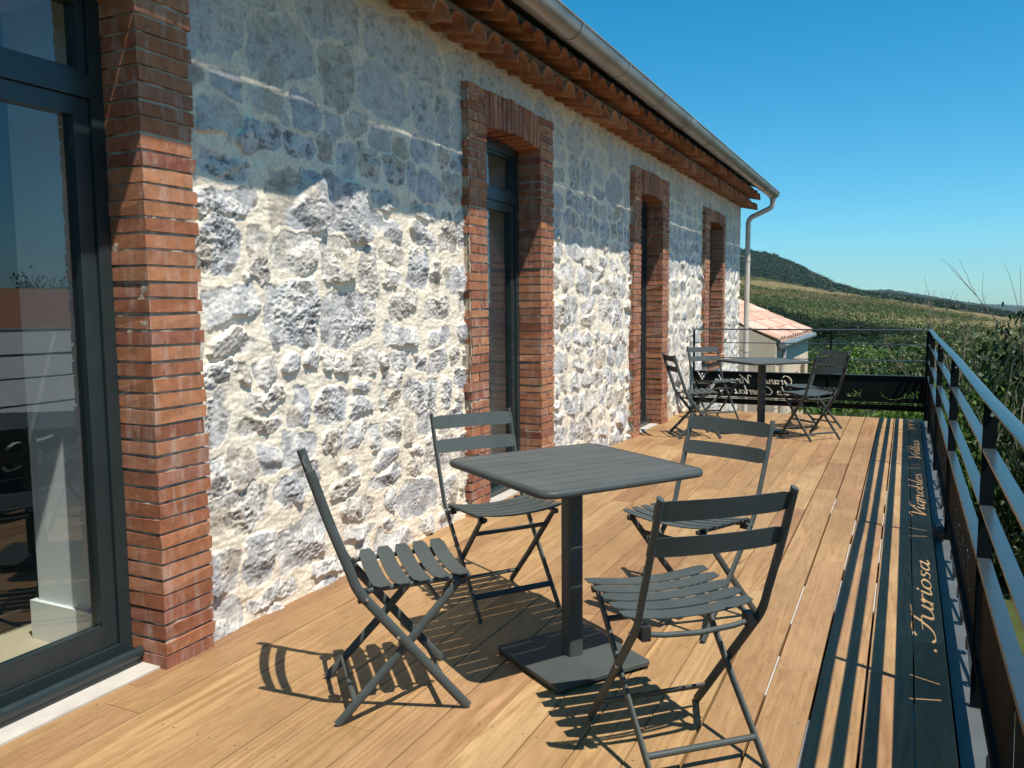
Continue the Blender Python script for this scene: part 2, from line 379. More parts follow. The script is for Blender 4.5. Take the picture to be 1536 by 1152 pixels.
def wall_fields(Y, Z):
    yy = Y + .055 * fbm(Y * 5.5, Z * 5.5, 2, 1) + .020 * fbm(Y * 21, Z * 21, 3, 5)
    zz = Z + .050 * fbm(Y * 5.5, Z * 5.5, 2, 9) + .018 * fbm(Y * 21, Z * 21, 3, 14) + .05 * perlin(Y * .6, Z * .3, 33)
    D1 = np.full(Y.shape, 9.); D2 = np.full(Y.shape, 9.); ID = np.zeros(Y.shape, int)
    for i in range(NS):
        cy_, cz_, a, b = sites[i]
        m = (np.abs(Y - cy_) < a * 1.6 + .06) & (np.abs(Z - cz_) < b * 1.6 + .12)
        if not m.any(): continue
        dy = yy[m] - cy_; dz = zz[m] - cz_; c, s = math.cos(srot[i]), math.sin(srot[i])
        u = np.abs(c * dy + s * dz) / a; v = np.abs(-s * dy + c * dz) / b
        d = (u ** sp_[i] + v ** sp_[i]) ** (1 / sp_[i])
        o1 = D1[m]; o2 = D2[m]; oi = ID[m]; nb = d < o1
        D2[m] = np.where(nb, o1, np.minimum(o2, d)); D1[m] = np.where(nb, d, o1); ID[m] = np.where(nb, i, oi)
    mn = np.minimum(sites[ID, 2], sites[ID, 3])
    edge = np.minimum((1.0 - D1) * mn, (D2 - D1) * mn * .6)
    edge = edge - .0048 - .011 * fbm(Y * 10, Z * 10, 3, 19)
    e = sstep(edge, 0, .0045 + .010 * sstep(fbm(Y * 6, Z * 6, 2, 27), .0, .35))
    dy = Y - sites[ID, 0]; dz = Z - sites[ID, 1]
    ph = ID * 3.7
    crag = ridged(Y * 10 + ph, Z * 14, 5, 21) - .55
    fiss = sstep(ridged(Y * 8 + ph, Z * 12 + ph, 3, 131), .90, .97)
    pit = np.clip(ridged(Y * 31 + ph, Z * 37, 3, 121) - .60, -.5, .2)
    fine = fbm(Y * 55, Z * 55, 3, 31)
    low = sstep(Z, 2.35, 1.6)                    # upper courses are pointed nearly flush
    fac = np.min(PLs[ID, :, 0] * dy[..., None] + PLs[ID, :, 1] * dz[..., None] + PLc[ID], -1)
    rl = .30 + .70 * low
    hs_ = .006 + (sh_[ID] + fac * .9 + st[ID, 0] * dy + st[ID, 1] * dz + crag * .010 * scr[ID] + pit * .007 * scr[ID] + fine * .005 - fiss * .006) * rl
    mort = .006 + .009 * fbm(Y * 5, Z * 10, 4, 41) * rl + .0026 * fbm(Y * 28, Z * 60, 3, 47) * rl + .004 * (1 - low)
    Hh = mort + e * np.maximum(hs_ - mort, -.003)
    Hh = np.clip(Hh, -.016, .050)
    white = sstep(fbm(Y * 11 + ph, Z * 11, 6, 51, .65), -.02, .16) * (.15 + .70 * low)
    dark = sstep(crag + .5 * pit, -.05, -.28) * scr[ID] * .7
    sc = scol[ID] * (1 + .20 * fbm(Y * 17 + ph, Z * 17, 3, 61))[..., None]
    sc = sc * (1 - white[..., None] * .75) + np.array([.84, .79, .71]) * white[..., None] * .75
    ochre = sstep(fbm(Y * 3.1, Z * 3.1, 3, 81), .16, .42)[..., None] * .5
    sc = sc * (1 - ochre) + np.array([.55, .43, .27]) * ochre
    dark = np.maximum(dark, fiss * .7)
    sc = sc * (1 - np.clip(dark, 0, .75)[..., None]) + np.array([.16, .145, .13]) * np.clip(dark, 0, .75)[..., None]
    mc = np.array([.86, .755, .60]) * (1 + .16 * fbm(Y * 12, Z * 12, 4, 71))[..., None]
    top = sstep(Z + .16 * fbm(Y * 3, Z * 3, 3, 91), 2.0, 2.7)[..., None] * (1 - .55 * e[..., None])   # old yellowish render under the eave, painted warmer to offset the blue shade
    col = mc * (1 - e[..., None]) + sc * e[..., None]
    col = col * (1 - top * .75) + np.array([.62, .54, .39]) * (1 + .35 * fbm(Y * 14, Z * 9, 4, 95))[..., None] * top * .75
    return XW + Hh, np.clip(col, .03, .86)
AV = []; AF = []; AC = []; nv = 0
def wall_rect(y0, y1, z0, z1, st_):
    global nv
    ny = max(2, int((y1 - y0) / st_) + 1); nz = max(2, int((z1 - z0) / st_) + 1)
    Y, Z = np.meshgrid(np.linspace(y0, y1, ny), np.linspace(z0, z1, nz), indexing='ij')
    X, col = wall_fields(Y, Z)
    AV.append(np.stack([X, Y, Z], -1).reshape(-1, 3)); AC.append(col.reshape(-1, 3))
    i = np.arange(ny * nz).reshape(ny, nz)
    AF.append(np.stack([i[:-1, :-1], i[1:, :-1], i[1:, 1:], i[:-1, 1:]], -1).reshape(-1, 4) + nv); nv += ny * nz
ZT = 2.96
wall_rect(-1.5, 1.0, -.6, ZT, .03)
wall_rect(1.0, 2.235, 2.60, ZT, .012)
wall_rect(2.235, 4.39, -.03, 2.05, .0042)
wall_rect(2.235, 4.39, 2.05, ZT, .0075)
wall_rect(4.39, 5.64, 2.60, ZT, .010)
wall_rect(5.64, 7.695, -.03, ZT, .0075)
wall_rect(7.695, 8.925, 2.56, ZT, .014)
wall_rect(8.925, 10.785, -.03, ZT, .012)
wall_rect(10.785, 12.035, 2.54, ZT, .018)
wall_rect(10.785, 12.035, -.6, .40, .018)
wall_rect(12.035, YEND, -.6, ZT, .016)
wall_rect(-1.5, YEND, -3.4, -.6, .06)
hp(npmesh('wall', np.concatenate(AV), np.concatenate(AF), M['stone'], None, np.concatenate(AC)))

# ---- masonry core behind the facing, with white plaster reveals indoors
core = MB(); YS = [-1.5] + [v for o in OPEN for v in (o[0], o[1])] + [YEND - .02]
for k in range(0, len(YS), 2): core.box((-3.07, YS[k], -.02), (-2.60, YS[k + 1], 2.9))
for o in OPEN:
    core.box((-3.07, o[0], o[3]), (-2.60, o[1], 2.9))
    if o[2] > 0: core.box((-3.07, o[0], -.02), (-2.60, o[1], o[2] - .03))
core.box((-3.07, -1.5, -3.4), (-2.62, YEND - .02, -.03))
hp(core.build('plaster_reveal', M['plaster']))
sk = MB()
for o in OPEN[:3]:
    sk = MB(); sk.box((-3.10, o[1] - .018, .001), (-2.70, o[1] + .05, .155)); hp(sk.build('skirting_board', M['plaster']))
    sk = MB(); sk.box((-3.10, o[0] - .05, .001), (-2.70, o[0] + .018, .155)); hp(sk.build('skirting_board', M['plaster']))
room = MB(); room.box((-8.2, -1.5, -.06), (-2.62, YEND - .03, .0), 1)
room.box((-8.2, -1.5, 2.75), (-3.0, YEND - .03, 2.85), 0); room.box((-8.3, -1.5, 0), (-8.2, YEND - .03, 2.75), 0)
room.box((-8.2, -1.6, -3.4), (-2.62, -1.5, 2.9), 0); room.box((-8.2, YEND - .031, -3.4), (-2.62, YEND - .005, 2.9), 2)
room.box((-8.2, 3.2, 0), (-4.4, 3.3, 2.75), 0); room.box((-8.35, -1.5, -3.4), (-8.3, YEND, 2.9), 2)
hp(room.build('interior', [M['interior'], M['floor'], M['whitewall']]))

# ---- brick surrounds
CR = .0562
def surround(y0, y1, z0, z1, o0, o1):
    b = MB(); j = .0022
    def bk(lo, hi, rot=None): b.box(lo, hi, 0, j * random.choice((.6, 1, 1, 1.8)), rot)
    zb = max(z0, 0) - .003
    zt = 2.632 if z0 == 0 else 2.56
    n = int(round((zt - zb) / CR)); zt = zb + n * CR
    for side, (a, c) in enumerate(((o0, y0), (y1, o1))):
        inner = c if side == 0 else a
        for k in range(n):
            za = zb + k * CR; zc = za + CR - .0105 + random.uniform(-.0015, .0015)
            dx = random.uniform(-.0012, .0035); W = c - a
            tooth = random.uniform(0, .035) if side == 0 else random.uniform(-.012, .012)
            A = a + (-.012 + tooth if side == 0 else 0) + random.uniform(-.002, .002); Cc = c + (tooth if side == 1 else 0)
            xi = -2.57                                     # bricks run back into the reveal
            if k % 2 == 0 or y0 < 2:
                bk((xi, A, za), (XB + dx, Cc, zc))
            else:
                cut = A + (Cc - A) * random.choice((.42, .5, .55)); gp = .006
                bk((xi, A, za), (XB + dx, cut - gp, zc)); bk((xi, cut + gp, za), (XB + dx * .3, Cc, zc))
    # soldier-course lintel with a slight camber
    W = y1 - y0; ns = int(W / .058)
    for k in range(ns):
        t = (k + .5) / ns * 2 - 1; yc = y0 + W * (k + .5) / ns; wd = W / ns - .010
        lift = .028 * (1 - t * t); dz = random.uniform(-.004, .004); dx = random.uniform(-.004, .003)
        rot = Matrix.Translation((0, yc, z1)) @ Matrix.Rotation(-t * .10, 4, 'X')
        bk((-2.57, -wd / 2, lift + dz), (XB + dx, wd / 2, min(.235, zt - z1 - .016) + lift * .55 + dz), rot)
    o = hp(b.build('brick_surround', M['brick']))
    # irregular lime joints between the bricks
    gV = []; gF = []; nn = 0
    def grid(f, nu, nvv, s):
        nonlocal nn
        U, Vv = np.meshgrid(np.linspace(0, 1, nu), np.linspace(0, 1, nvv), indexing='ij')
        P = f(U, Vv); gV.append(P.reshape(-1, 3)); i = np.arange(nu * nvv).reshape(nu, nvv)
        gF.append(np.stack([i[:-1, :-1], i[1:, :-1], i[1:, 1:], i[:-1, 1:]], -1).reshape(-1, 4) + nn); nn += nu * nvv
    dn = .012 if o0 < 3 else .02
    for (a, c, inner) in ((o0, y0, y0), (y1, o1, y1)):
        def front(U, V_, a=a, c=c):
            Y = a + .004 + (c - a - .008) * U; Zz = zb + (zt - .012 - zb) * V_
            d = -.0070 + .015 * fbm(Y * 14, Zz * 26, 3, 7)
            return np.stack([XB + np.minimum(d, -.0034), Y, Zz], -1)
        grid(front, max(3, int((c - a) / dn)), int((zt - zb) / dn), 0)
        sg = -1 if inner == y0 else 1
        def rev(U, V_, inner=inner, sg=sg):
            X = -2.57 + (XB - .006 + 2.57) * U; Zz = zb + (zt - .012 - zb) * V_
            d = .0065 - .015 * fbm(X * 14 + 50, Zz * 26, 3, 8)
            return np.stack([X, inner + sg * np.maximum(d, .0022), Zz], -1)
        grid(rev, max(3, int(.19 / dn)), int((zt - zb) / dn), 0)
    def lint(U, V_):
        Y = y0 + W * U; t = U * 2 - 1; Zz = z1 + .012 + .028 * (1 - t * t) * .8 + (zt - z1 - .035) * V_
        return np.stack([XB - .010 + .007 * fbm(Y * 20, Zz * 9, 3, 9), Y, Zz], -1)
    grid(lint, int(W / dn), 16, 0)
    def soff(U, V_):
        Y = y0 + W * U; t = U * 2 - 1; X = -2.57 + (XB - .008 + 2.57) * V_
        return np.stack([X, Y, z1 + .012 + .028 * (1 - t * t) + .004 * fbm(Y * 20, X * 9, 2, 9)], -1)
    grid(soff, int(W / dn), 8, 0)
    j_ = npmesh('mortar_joint', np.concatenate(gV), np.concatenate(gF), M['mortar'], o)
    # flanks of the surround where it stands proud of the rubble
    fl = MB()
    fl.box((-2.6, o0 + .012, zb), (XB - .016, o0 + .05, zt - .024)); fl.box((-2.6, o1 - .05, zb), (XB - .016, o1 - .012, zt - .024))
    fl.box((-2.6, o0 + .052, zt - .05), (XB - .03, o1 - .052, zt - .022))
    fl.build('mortar_bed', M['mortar'], o)
    return o
for o in OPEN: surround(*o)
# brick sill under the far window
sb = MB(); o = OPEN[3]; yy = o[0] - .06
while yy < o[1] + .03:
    sb.box((-2.58, yy, .515), (XB + .035 + random.uniform(-.003, .003), yy + .052, .585), 0, .002); yy += .0615
for k in range(2):
    yy = o[0] - .02 + k * .05
    while yy < o[1] - .02:
        sb.box((-2.58, yy, .515 - (k + 1) * .058), (XB + random.uniform(-.003, .003), min(yy + .21, o[1] + .05), .505 - k * .058), 0, .002); yy += .22
sb.box((-2.6, o[0] - .05, .405), (XB - .008, o[1] + .04, .58), 1)
hp(sb.build('brick_sill', [M['brick'], M['mortar']]))

# ---- glazed doors
XD = -2.545                       # front of the frames
def door(y0, y1, z0, z1, window=False):
    f = MB(); d0 = XD - .07; fz = z0 + (.03 if not window else 0.0)
    e = .002
    f.box((d0, y0 + e, fz), (XD, y0 + .052, z1)); f.box((d0, y1 - .052, fz), (XD, y1 - e, z1))
    f.box((d0, y0 + .052, z1 - .05), (XD, y1 - .052, z1 + .02)); f.box((d0, y0 + .052, fz), (XD, y1 - .052, fz + .055))
    f.box((d0 - .001, y0 + .052, 2.02), (XD + .002, y1 - .052, 2.095))                  # transom bar
    o = hp(f.build('window' if window else 'door', M['frame']))
    # moving leaf
    l = MB(); a, c = y0 + .055, y1 - .055; zb, zt = fz + .058, 2.018; lx = XD - .012
    l.box((d0 + .004, a, zb), (lx, a + .058, zt)); l.box((d0 + .004, c - .058, zb), (lx, c, zt))
    l.box((d0 + .004, a + .058, zt - .06), (lx, c - .058, zt)); l.box((d0 + .004, a + .058, zb), (lx, c - .058, zb + .075))
    l.box((lx - .02, a + .058, zb + .075), (lx - .003, c - .058, zb + .084), 0)
    l.box((d0 + .004, a, 2.098), (lx, a + .03, z1 - .052)); l.box((d0 + .004, c - .03, 2.098), (lx, c, z1 - .052))
    l.box((d0 + .004, a + .03, 2.098), (lx, c - .03, 2.115)); l.box((d0 + .004, a + .03, z1 - .07), (lx, c - .03, z1 - .052))
    l.build('door_leaf' if not window else 'casement', M['frame'], o)
    g = MB(); gx = XD - .036
    g.box((gx - .004, a + .05, zb + .07), (gx, c - .05, zt - .055)); g.build('glass_pane', M['glass'], o)
    g = MB(); g.box((gx - .004, a + .025, 2.11), (gx, c - .025, z1 - .065)); g.build('transom_pane', M['glass'], o)
    if not window:
        s_ = MB()
        s_.tube([(XD + .045, y0 + .004, .045), (XD + .045, y1 - .004, .045)], .016, .022, side=(0, 0, 1), n=12)
        s_.box((XD - .03, y0 + .004, .0), (XD + .05, y1 - .004, .026))
        s_.build('weather_bar', M['frame'], o)
        s_ = MB(); s_.box((XD + .02, y0 - .0, -.03), (-2.405, y1, .006)); s_.build('threshold', M['sill'], o)
        s_ = MB(); s_.tube([(XD + .0, a + .03, .98), (XD + .045, a + .03, .98), (XD + .05, a + .16, .98)], .009, n=8)
        s_.box((XD - .013, a + .012, .90), (XD - .004, a + .048, 1.06)); s_.build('handle', M['steel'], o)
    return o
for o in OPEN[:3]: door(o[0], o[1], o[2], o[3])
door(OPEN[3][0], OPEN[3][1], OPEN[3][2] - .01, OPEN[3][3], True)

# ---- eave: two corbelled rows of half-round tiles
def half_pipe(b, yc, x0, x1, z0, r, th=.014, drop=.0, mat=0, n=12, yaw=0., conv=1):
    vs = []
    for (x, dz) in ((x0, 0), (x1, -drop)):
        for rr in (r, r - th):
            for k in range(n + 1):
                a = math.pi * k / n; q = 1.0 if x == x1 else .9
                vs.append((x + yaw * math.cos(a) * r, yc + rr * math.cos(a) * q, z0 + dz + conv * rr * math.sin(a) * q * .95))
    m = n + 1; fs = []
    for k in range(n):
        fs += [(k, k + 1, 2 * m + k + 1, 2 * m + k), (m + k, 3 * m + k, 3 * m + k + 1, m + k + 1), (2 * m + k, 2 * m + k + 1, 3 * m + k + 1, 3 * m + k)]
    fs += [(0, 2 * m, 3 * m, m), (n, m + n, 3 * m + n, 2 * m + n)]
    b.add(vs, fs, mat, True)
def genoise(x0, x1, z0, pitch, r, off):
    b = MB(); yy = -1.4 + off
    while yy < YEND + .05:
        half_pipe(b, yy + random.uniform(-.006, .006), x0, x1 + random.uniform(-.012, .012), z0 + random.uniform(-.006, .006), r + random.uniform(-.004, .004), .016, .068, 0, 12, random.uniform(-.04, .04))
        yy += pitch
    b.box((-2.60, -1.5, z0 + .004), (x1 - .11, YEND - .01, z0 + r + .014), 1)
    return hp(b.build('eave_tiles', [M['tile'], M['genmortar']]))
genoise(-2.50, -2.185, 2.842, .198, .098, .0)
genoise(-2.42, -2.105, 2.982, .198, .098, .1)

# ---- main roof of canal tiles
def canal_roof(name, mat, y0, y1, x_low, z_low, x_high, z_high, pitch=.2, r=.075, over=0., seed=1):
    rr_ = random.Random(seed); b = MB(); L = x_high - x_low; sl = (z_high - z_low) / L
    y = y0; rows = int(abs(L) / .36) + 1
    while y < y1:
        for k in range(rows):
            xa = x_low + L * k / rows; xc = x_low + L * min(1, (k + 1.18) / rows)
            j = rr_.uniform(-.012, .008) if k == 0 else 0; jz = rr_.uniform(-.008, .020) if k == 0 else rr_.uniform(-.003, .006)
            for conv, dy, dz in ((1, 0, .03), (-1, pitch / 2, .012)):
                vs = []; n = 8
                for (x, q) in ((xa + j, 1.0), (xc, .86)):
                    for t in (0, .012):
                        for i in range(n + 1):
                            a = math.pi * i / n; rad = (r - t) * q
                            vs.append((x, y + dy + rad * math.cos(a), z_low + sl * (x - x_low) + dz + jz + (0.012 if x == xa + j else 0) + conv * rad * .72 * math.sin(a)))
                m = n + 1; fs = []
                for i in range(n): fs += [(i, i + 1, 2 * m + i + 1, 2 * m + i), (m + i, 3 * m + i, 3 * m + i + 1, m + i + 1), (i, m + i, m + i + 1, i + 1)]
                b.add(vs, fs, 0, True)
        y += pitch
    b.add([(x_low + L * .02, y0, z_low - .02), (x_low + L * .02, y1, z_low - .02), (x_high, y1, z_high - .03), (x_high, y0, z_high - .03)], [(0, 1, 2, 3)], 1)
    return b.build(name, [mat, M['genmortar']])
hp(canal_roof('roof', M['tile'], -1.4, YEND + .1, -2.05, 3.118, -5.6, 4.35, .2, .076))
fq = MB(); ys_ = np.arange(-1.4, YEND + .06, .02); zc_ = 3.1327 + .0125 + .013 * fbm(ys_ * 2.1, ys_ * 0 + 3.3, 2, 5) + .005 * fbm(ys_ * 13, ys_ * 0 + 8.3, 2, 6)
nq = len(ys_); Lq = [(-1.99, y, z) for y, z in zip(ys_, zc_)] + [(-2.11, y, 3.092) for y in ys_] + [(-2.11, y, 3.104) for y in ys_] + [(-1.99, y, z + .010) for y, z in zip(ys_, zc_)]
fq.add(Lq, [(a * nq + i, a * nq + i + 1, ((a + 1) % 4) * nq + i + 1, ((a + 1) % 4) * nq + i) for a in range(4) for i in range(nq - 1)])
hp(fq.build('eave_light_baffle', M['genmortar']))  # unseen strip added behind the gutter; wavy edge shapes sun streak on wall
rb = MB(); rb.add([(-5.6, -1.5, 4.38), (-5.6, YEND, 4.38), (-8.5, YEND, 2.95), (-8.5, -1.5, 2.95)], [(0, 1, 2, 3)])
rb.add([(-2.5, YEND - .03, 2.88), (-8.3, YEND - .03, 2.88), (-5.6, YEND - .03, 4.3)], [(0, 1, 2)], 1)
rb.add([(-2.5, -1.49, 2.88), (-8.3, -1.49, 2.88), (-5.6, -1.49, 4.3)], [(0, 1, 2)], 1)
hp(rb.build('rear_roof', [M['tile'], M['whitewall']]))

# ---- half-round gutter, clips and downpipe
g = MB(); GX, GZ, GR = -1.945, 3.035, .09; n = 14
def arcp(y, r): return [(GX + r * math.cos(math.pi + math.pi * k / n), y, GZ + r * math.sin(math.pi + math.pi * k / n)) for k in range(n + 1)]
ye0, ye1 = -1.4, 13.62
vs = arcp(ye0, GR) + arcp(ye1, GR) + arcp(ye0, GR - .003) + arcp(ye1, GR - .003); m = n + 1; fs = []
for k in range(n): fs += [(k, k + 1, m + k + 1, m + k), (2 * m + k, 3 * m + k, 3 * m + k + 1, 2 * m + k + 1)]
g.add(vs, fs, 0, True)
for y in (ye0, ye1): g.add(arcp(y, GR - .001), [tuple(range(n + 1))], 0)
g.tube([(GX + GR, ye0, GZ), (GX + GR, ye1, GZ)], .009, n=8); g.tube([(GX - GR, ye0, GZ), (GX - GR, ye1, GZ)], .003, n=6)
gut = hp(g.build('gutter', M['zinc']))
yy = .15
while yy < 13.5:
    c = MB(); rr = GR + .0035
    pts = [(GX + rr * math.cos(math.pi + math.pi * k / 16), yy, GZ + rr * math.sin(math.pi + math.pi * k / 16)) for k in range(17)]
    c.tube(pts, .004, .012, side=(0, 1, 0), n=8); c.build('gutter_clip', M['zinc'], gut); yy += .953
dp = MB(); px, py = -2.315, 13.535
path = [(GX, py, 2.96), (GX, py, 2.88), (GX - .005, py, 2.84), (GX - .03, py, 2.805), (GX - .07, py, 2.78), (-2.20, py, 2.70), (-2.26, py, 2.675), (-2.295, py, 2.64), (px, py, 2.59), (px, py, 2.3), (px, py, 2.0)]
dp.tube(path, .040, n=14); dp.tube([(px, py, 2.02), (px, py, -3.3)], .0415, n=14)
dp.tube([(GX, py, 2.97), (GX, py, 2.90)], [.055, .043], n=14)
for zc in (2.0, .55, -1.0): dp.tube([(px, py, zc - .02), (px, py, zc + .02)], .047, n=14)
for zc in (2.0, .55): dp.box((-2.45, py - .012, zc - .01), (px, py + .012, zc + .01))
hp(dp.build('downpipe', M['pipe']))

# =================================================================== the deck
dk = MB(); P = .1507; edges = [.176 - k * .0 for k in range(1)]
x = .176; cols = []
cols.append((.070, .176)); x = .0645
while x > -2.46:
    g_ = .0088 if x > -.42 else .0036
    cols.append((x - P + g_, x)); x -= P
for (a, c) in cols:
    if a < -2.46: a = -2.46
    y = -1.5 + random.uniform(0, .6)
    y0 = -1.5
    while y0 < 10.13:
        L = random.choice((.9, 1.2, 1.5, 1.8, 2.1)) + random.uniform(-.2, .2); y1 = min(10.13, y0 + L if y0 > -1.5 else y0 + random.uniform(.3, 2))
        if 10.13 - y1 < .25: y1 = 10.13
        dz = random.uniform(-.0012, .0012); c_ = .0015
        vs = [(a, y0, -.024 + dz), (c, y0, -.024 + dz), (c, y1, -.024 + dz), (a, y1, -.024 + dz), (a, y0, dz - c_), (c, y0, dz - c_), (c, y1, dz - c_), (a, y1, dz - c_),
              (a + c_, y0 + c_, dz), (c - c_, y0 + c_, dz), (c - c_, y1 - c_, dz), (a + c_, y1 - c_, dz)]
        dk.add(vs, [(0, 3, 2, 1), (0, 1, 5, 4), (1, 2, 6, 5), (2, 3, 7, 6), (3, 0, 4, 7), (4, 5, 9, 8), (5, 6, 10, 9), (6, 7, 11, 10), (7, 4, 8, 11), (8, 9, 10, 11)])
        ys_ = -1.2 + .42 * math.ceil((y0 + 1.2) / .42)
        while ys_ < y1 - .03:
            for xs_ in (a + .022, c - .022):
                if c - a > .08: dk.add([(xs_ + .0034 * math.cos(q * 1.047), ys_ + random.uniform(-.0005, .0005) + .0034 * math.sin(q * 1.047), dz + .0006) for q in range(6)], [tuple(range(6))], 1)
            ys_ += .42
        y0 = y1 + .0018
tag(dk.build('wooden_deck', [M['deck'], M['screw']]), kind='structure')
sl = MB(); sl.box((-2.60, -1.5, -.30), (.36, 10.18, -.10), 0)
y = -1.2
while y < 10.1:
    for xx in (-2.2, -1.7, -1.2, -.7): sl.box((xx - .1, y - .035, -.099), (xx + .1, y + .035, -.026), 1)
    sl.box((-.52, y - .055, -.099), (.172, y + .055, -.026), 1); y += .42
sl.box((-2.59, -1.5, -3.2), (-2.62 + .25, 10.1, -.30), 0); sl.box((.10, -1.5, -3.2), (.30, 10.16, -.301), 0); sl.box((-2.37, 9.96, -3.2), (.10, 10.16, -.302), 0)
for (ca, cb), (na, nb_) in zip(cols[:-1], cols[1:]):
    if nb_ < -.42: break
    yq = -1.4 + random.uniform(0, .6)
    while yq < 6.0:
        Lq = random.uniform(.22, .5)
        if random.random() < .6: sl.box((nb_ + .0008, yq, -.030), (ca - .0008, yq + Lq, -.0080), 2)
        yq += Lq + random.uniform(.15, .45)
tag(sl.build('terrace_slab', [M['concrete'], M['cap'], M['sill']]), kind='structure')
eg = MB(); eg.box((.184, -1.5, -.098), (.345, 10.17, -.012)); eg.box((-2.41, 10.136, -.098), (.183, 10.17, -.016))
tag(eg.build('deck_edging', M['edge']), kind='structure')

# ================================================================= railings
GLY = {
 'F': [[(-.05, .78), (.12, .97), (.4, .9), (.8, 1.0)], [(.5, .93), (.42, .5), (.28, .1), (.08, 0), (-.04, .12)], [(.2, .5), (.58, .53)]],
 'u': [[(0, .45), (.02, .1), (.12, 0), (.28, .12), (.34, .45)], [(.34, .45), (.33, .1), (.4, 0), (.5, .1)]],
 'r': [[(0, .38), (.07, .45), (.07, 0)], [(.07, .26), (.18, .45), (.30, .42)]],
 'i': [[(.05, .45), (.05, .08), (.12, 0), (.2, .08)], [(.08, .63), (.085, .655)]],
 'o': [[(.2, .45), (.05, .35), (.03, .12), (.15, 0), (.3, .1), (.32, .33), (.2, .45)]],
 's': [[(.28, .42), (.12, .43), (.1, .3), (.25, .18), (.2, .02), (.04, .05)]],
 'a': [[(.3, .42), (.1, .42), (.02, .2), (.1, .02), (.28, .15), (.32, .44)], [(.32, .44), (.3, .08), (.38, 0), (.46, .1)]],
 'V': [[(-.08, .82), (.06, .98), (.15, .8), (.2, .1), (.24, .0), (.42, .55), (.72, 1.0)]],
 'g': [[(.3, .42), (.1, .42), (.02, .2), (.1, .02), (.28, .15), (.32, .44)], [(.32, .44), (.28, -.2), (.14, -.32), (.03, -.22)]],
 'n': [[(.0, .4), (.05, .45), (.04, 0)], [(.04, .24), (.18, .45), (.28, .4), (.28, .08), (.35, 0), (.44, .1)]],
 'b': [[(.04, 1), (.05, .1), (.15, 0), (.3, .1), (.3, .35), (.18, .44), (.06, .3)]],
 'l': [[(.12, 1), (.06, .15), (.12, 0), (.22, .1)]],
 'e': [[(.04, .2), (.28, .28), (.22, .45), (.06, .35), (.04, .1), (.16, 0), (.32, .1)]],
 'G': [[(.66, .82), (.48, 1), (.2, .85), (.05, .4), (.2, .03), (.45, .05), (.6, .42)], [(.6, .42), (.55, -.05), (.35, -.2)]],
 'C': [[(.62, .82), (.45, 1), (.2, .85), (.05, .4), (.2, .02), (.45, .02), (.6, .2)]],
 'd': [[(.3, .42), (.1, .42), (.02, .2), (.1, .02), (.28, .15), (.34, .44)], [(.38, 1), (.3, .08), (.38, 0), (.46, .1)]],
 'h': [[(.08, 1), (.03, 0)], [(.03, .25), (.18, .45), (.28, .4), (.28, .08), (.35, 0), (.44, .1)]],
 '.': [[(.05, .02), (.06, .03)]], ' ': [],
}
ADV = {'F': .62, 'u': .47, 'r': .33, 'i': .22, 'o': .40, 's': .36, 'a': .46, 'V': .52, 'g': .42, 'n': .46, 'b': .40, 'l': .22, 'e': .36, 'G': .74, 'C': .62, 'd': .46, 'h': .46, '.': .22, ' ': .3}
def catmull(pts, k=7):
    if len(pts) < 3: return [pts[0], pts[-1]]
    P = [pts[0]] + list(pts) + [pts[-1]]; out = []
    for i in range(1, len(P) - 2):
        p0, p1, p2, p3 = (np.array(P[i + d]) for d in (-1, 0, 1, 2))
        for t in np.arange(k) / k:
            out.append(.5 * (2 * p1 + (p2 - p0) * t + (2 * p0 - 5 * p1 + 4 * p2 - p3) * t * t + (3 * p1 - p0 - 3 * p2 + p3) * t ** 3))
    out.append(np.array(P[-2])); return out
def text_segs(txt, u0, v0, u1, cap, thick=.055, slant=.32):
    """capsules (a, b, ra, rb) in panel coordinates; text fitted between u0 and u1"""
    W = sum(ADV[c] for c in txt); sx = (u1 - u0) / W; x = 0; segs = []
    for ch in txt:
        for stx in GLY[ch]:
            P = [np.array([u0 + (x + q[0]) * sx + slant * q[1] * cap * .8, v0 + q[1] * cap]) for q in catmull(stx)]
            for a, b in zip(P[:-1], P[1:]):
                d = b - a; L = np.hypot(*d) + 1e-9; w_ = .42 + .58 * abs(d[1] / L)
                segs.append((a, b, thick * cap * w_))
        x += ADV[ch]
    return segs
def dots(cx, cy, r, spots): return [(np.array([cx + a * r, cy + b * r]), np.array([cx + a * r, cy + b * r + 1e-4]), r * k) for a, b, k in spots]
GRAPE = [(-1.1, 1, .42), (0, 1.1, .42), (1.1, 1, .42), (-.6, 0.1, .42), (.55, .15, .42), (0, -.8, .42), (-1.9, 1.8, .34), (1.7, 1.9, .3)]
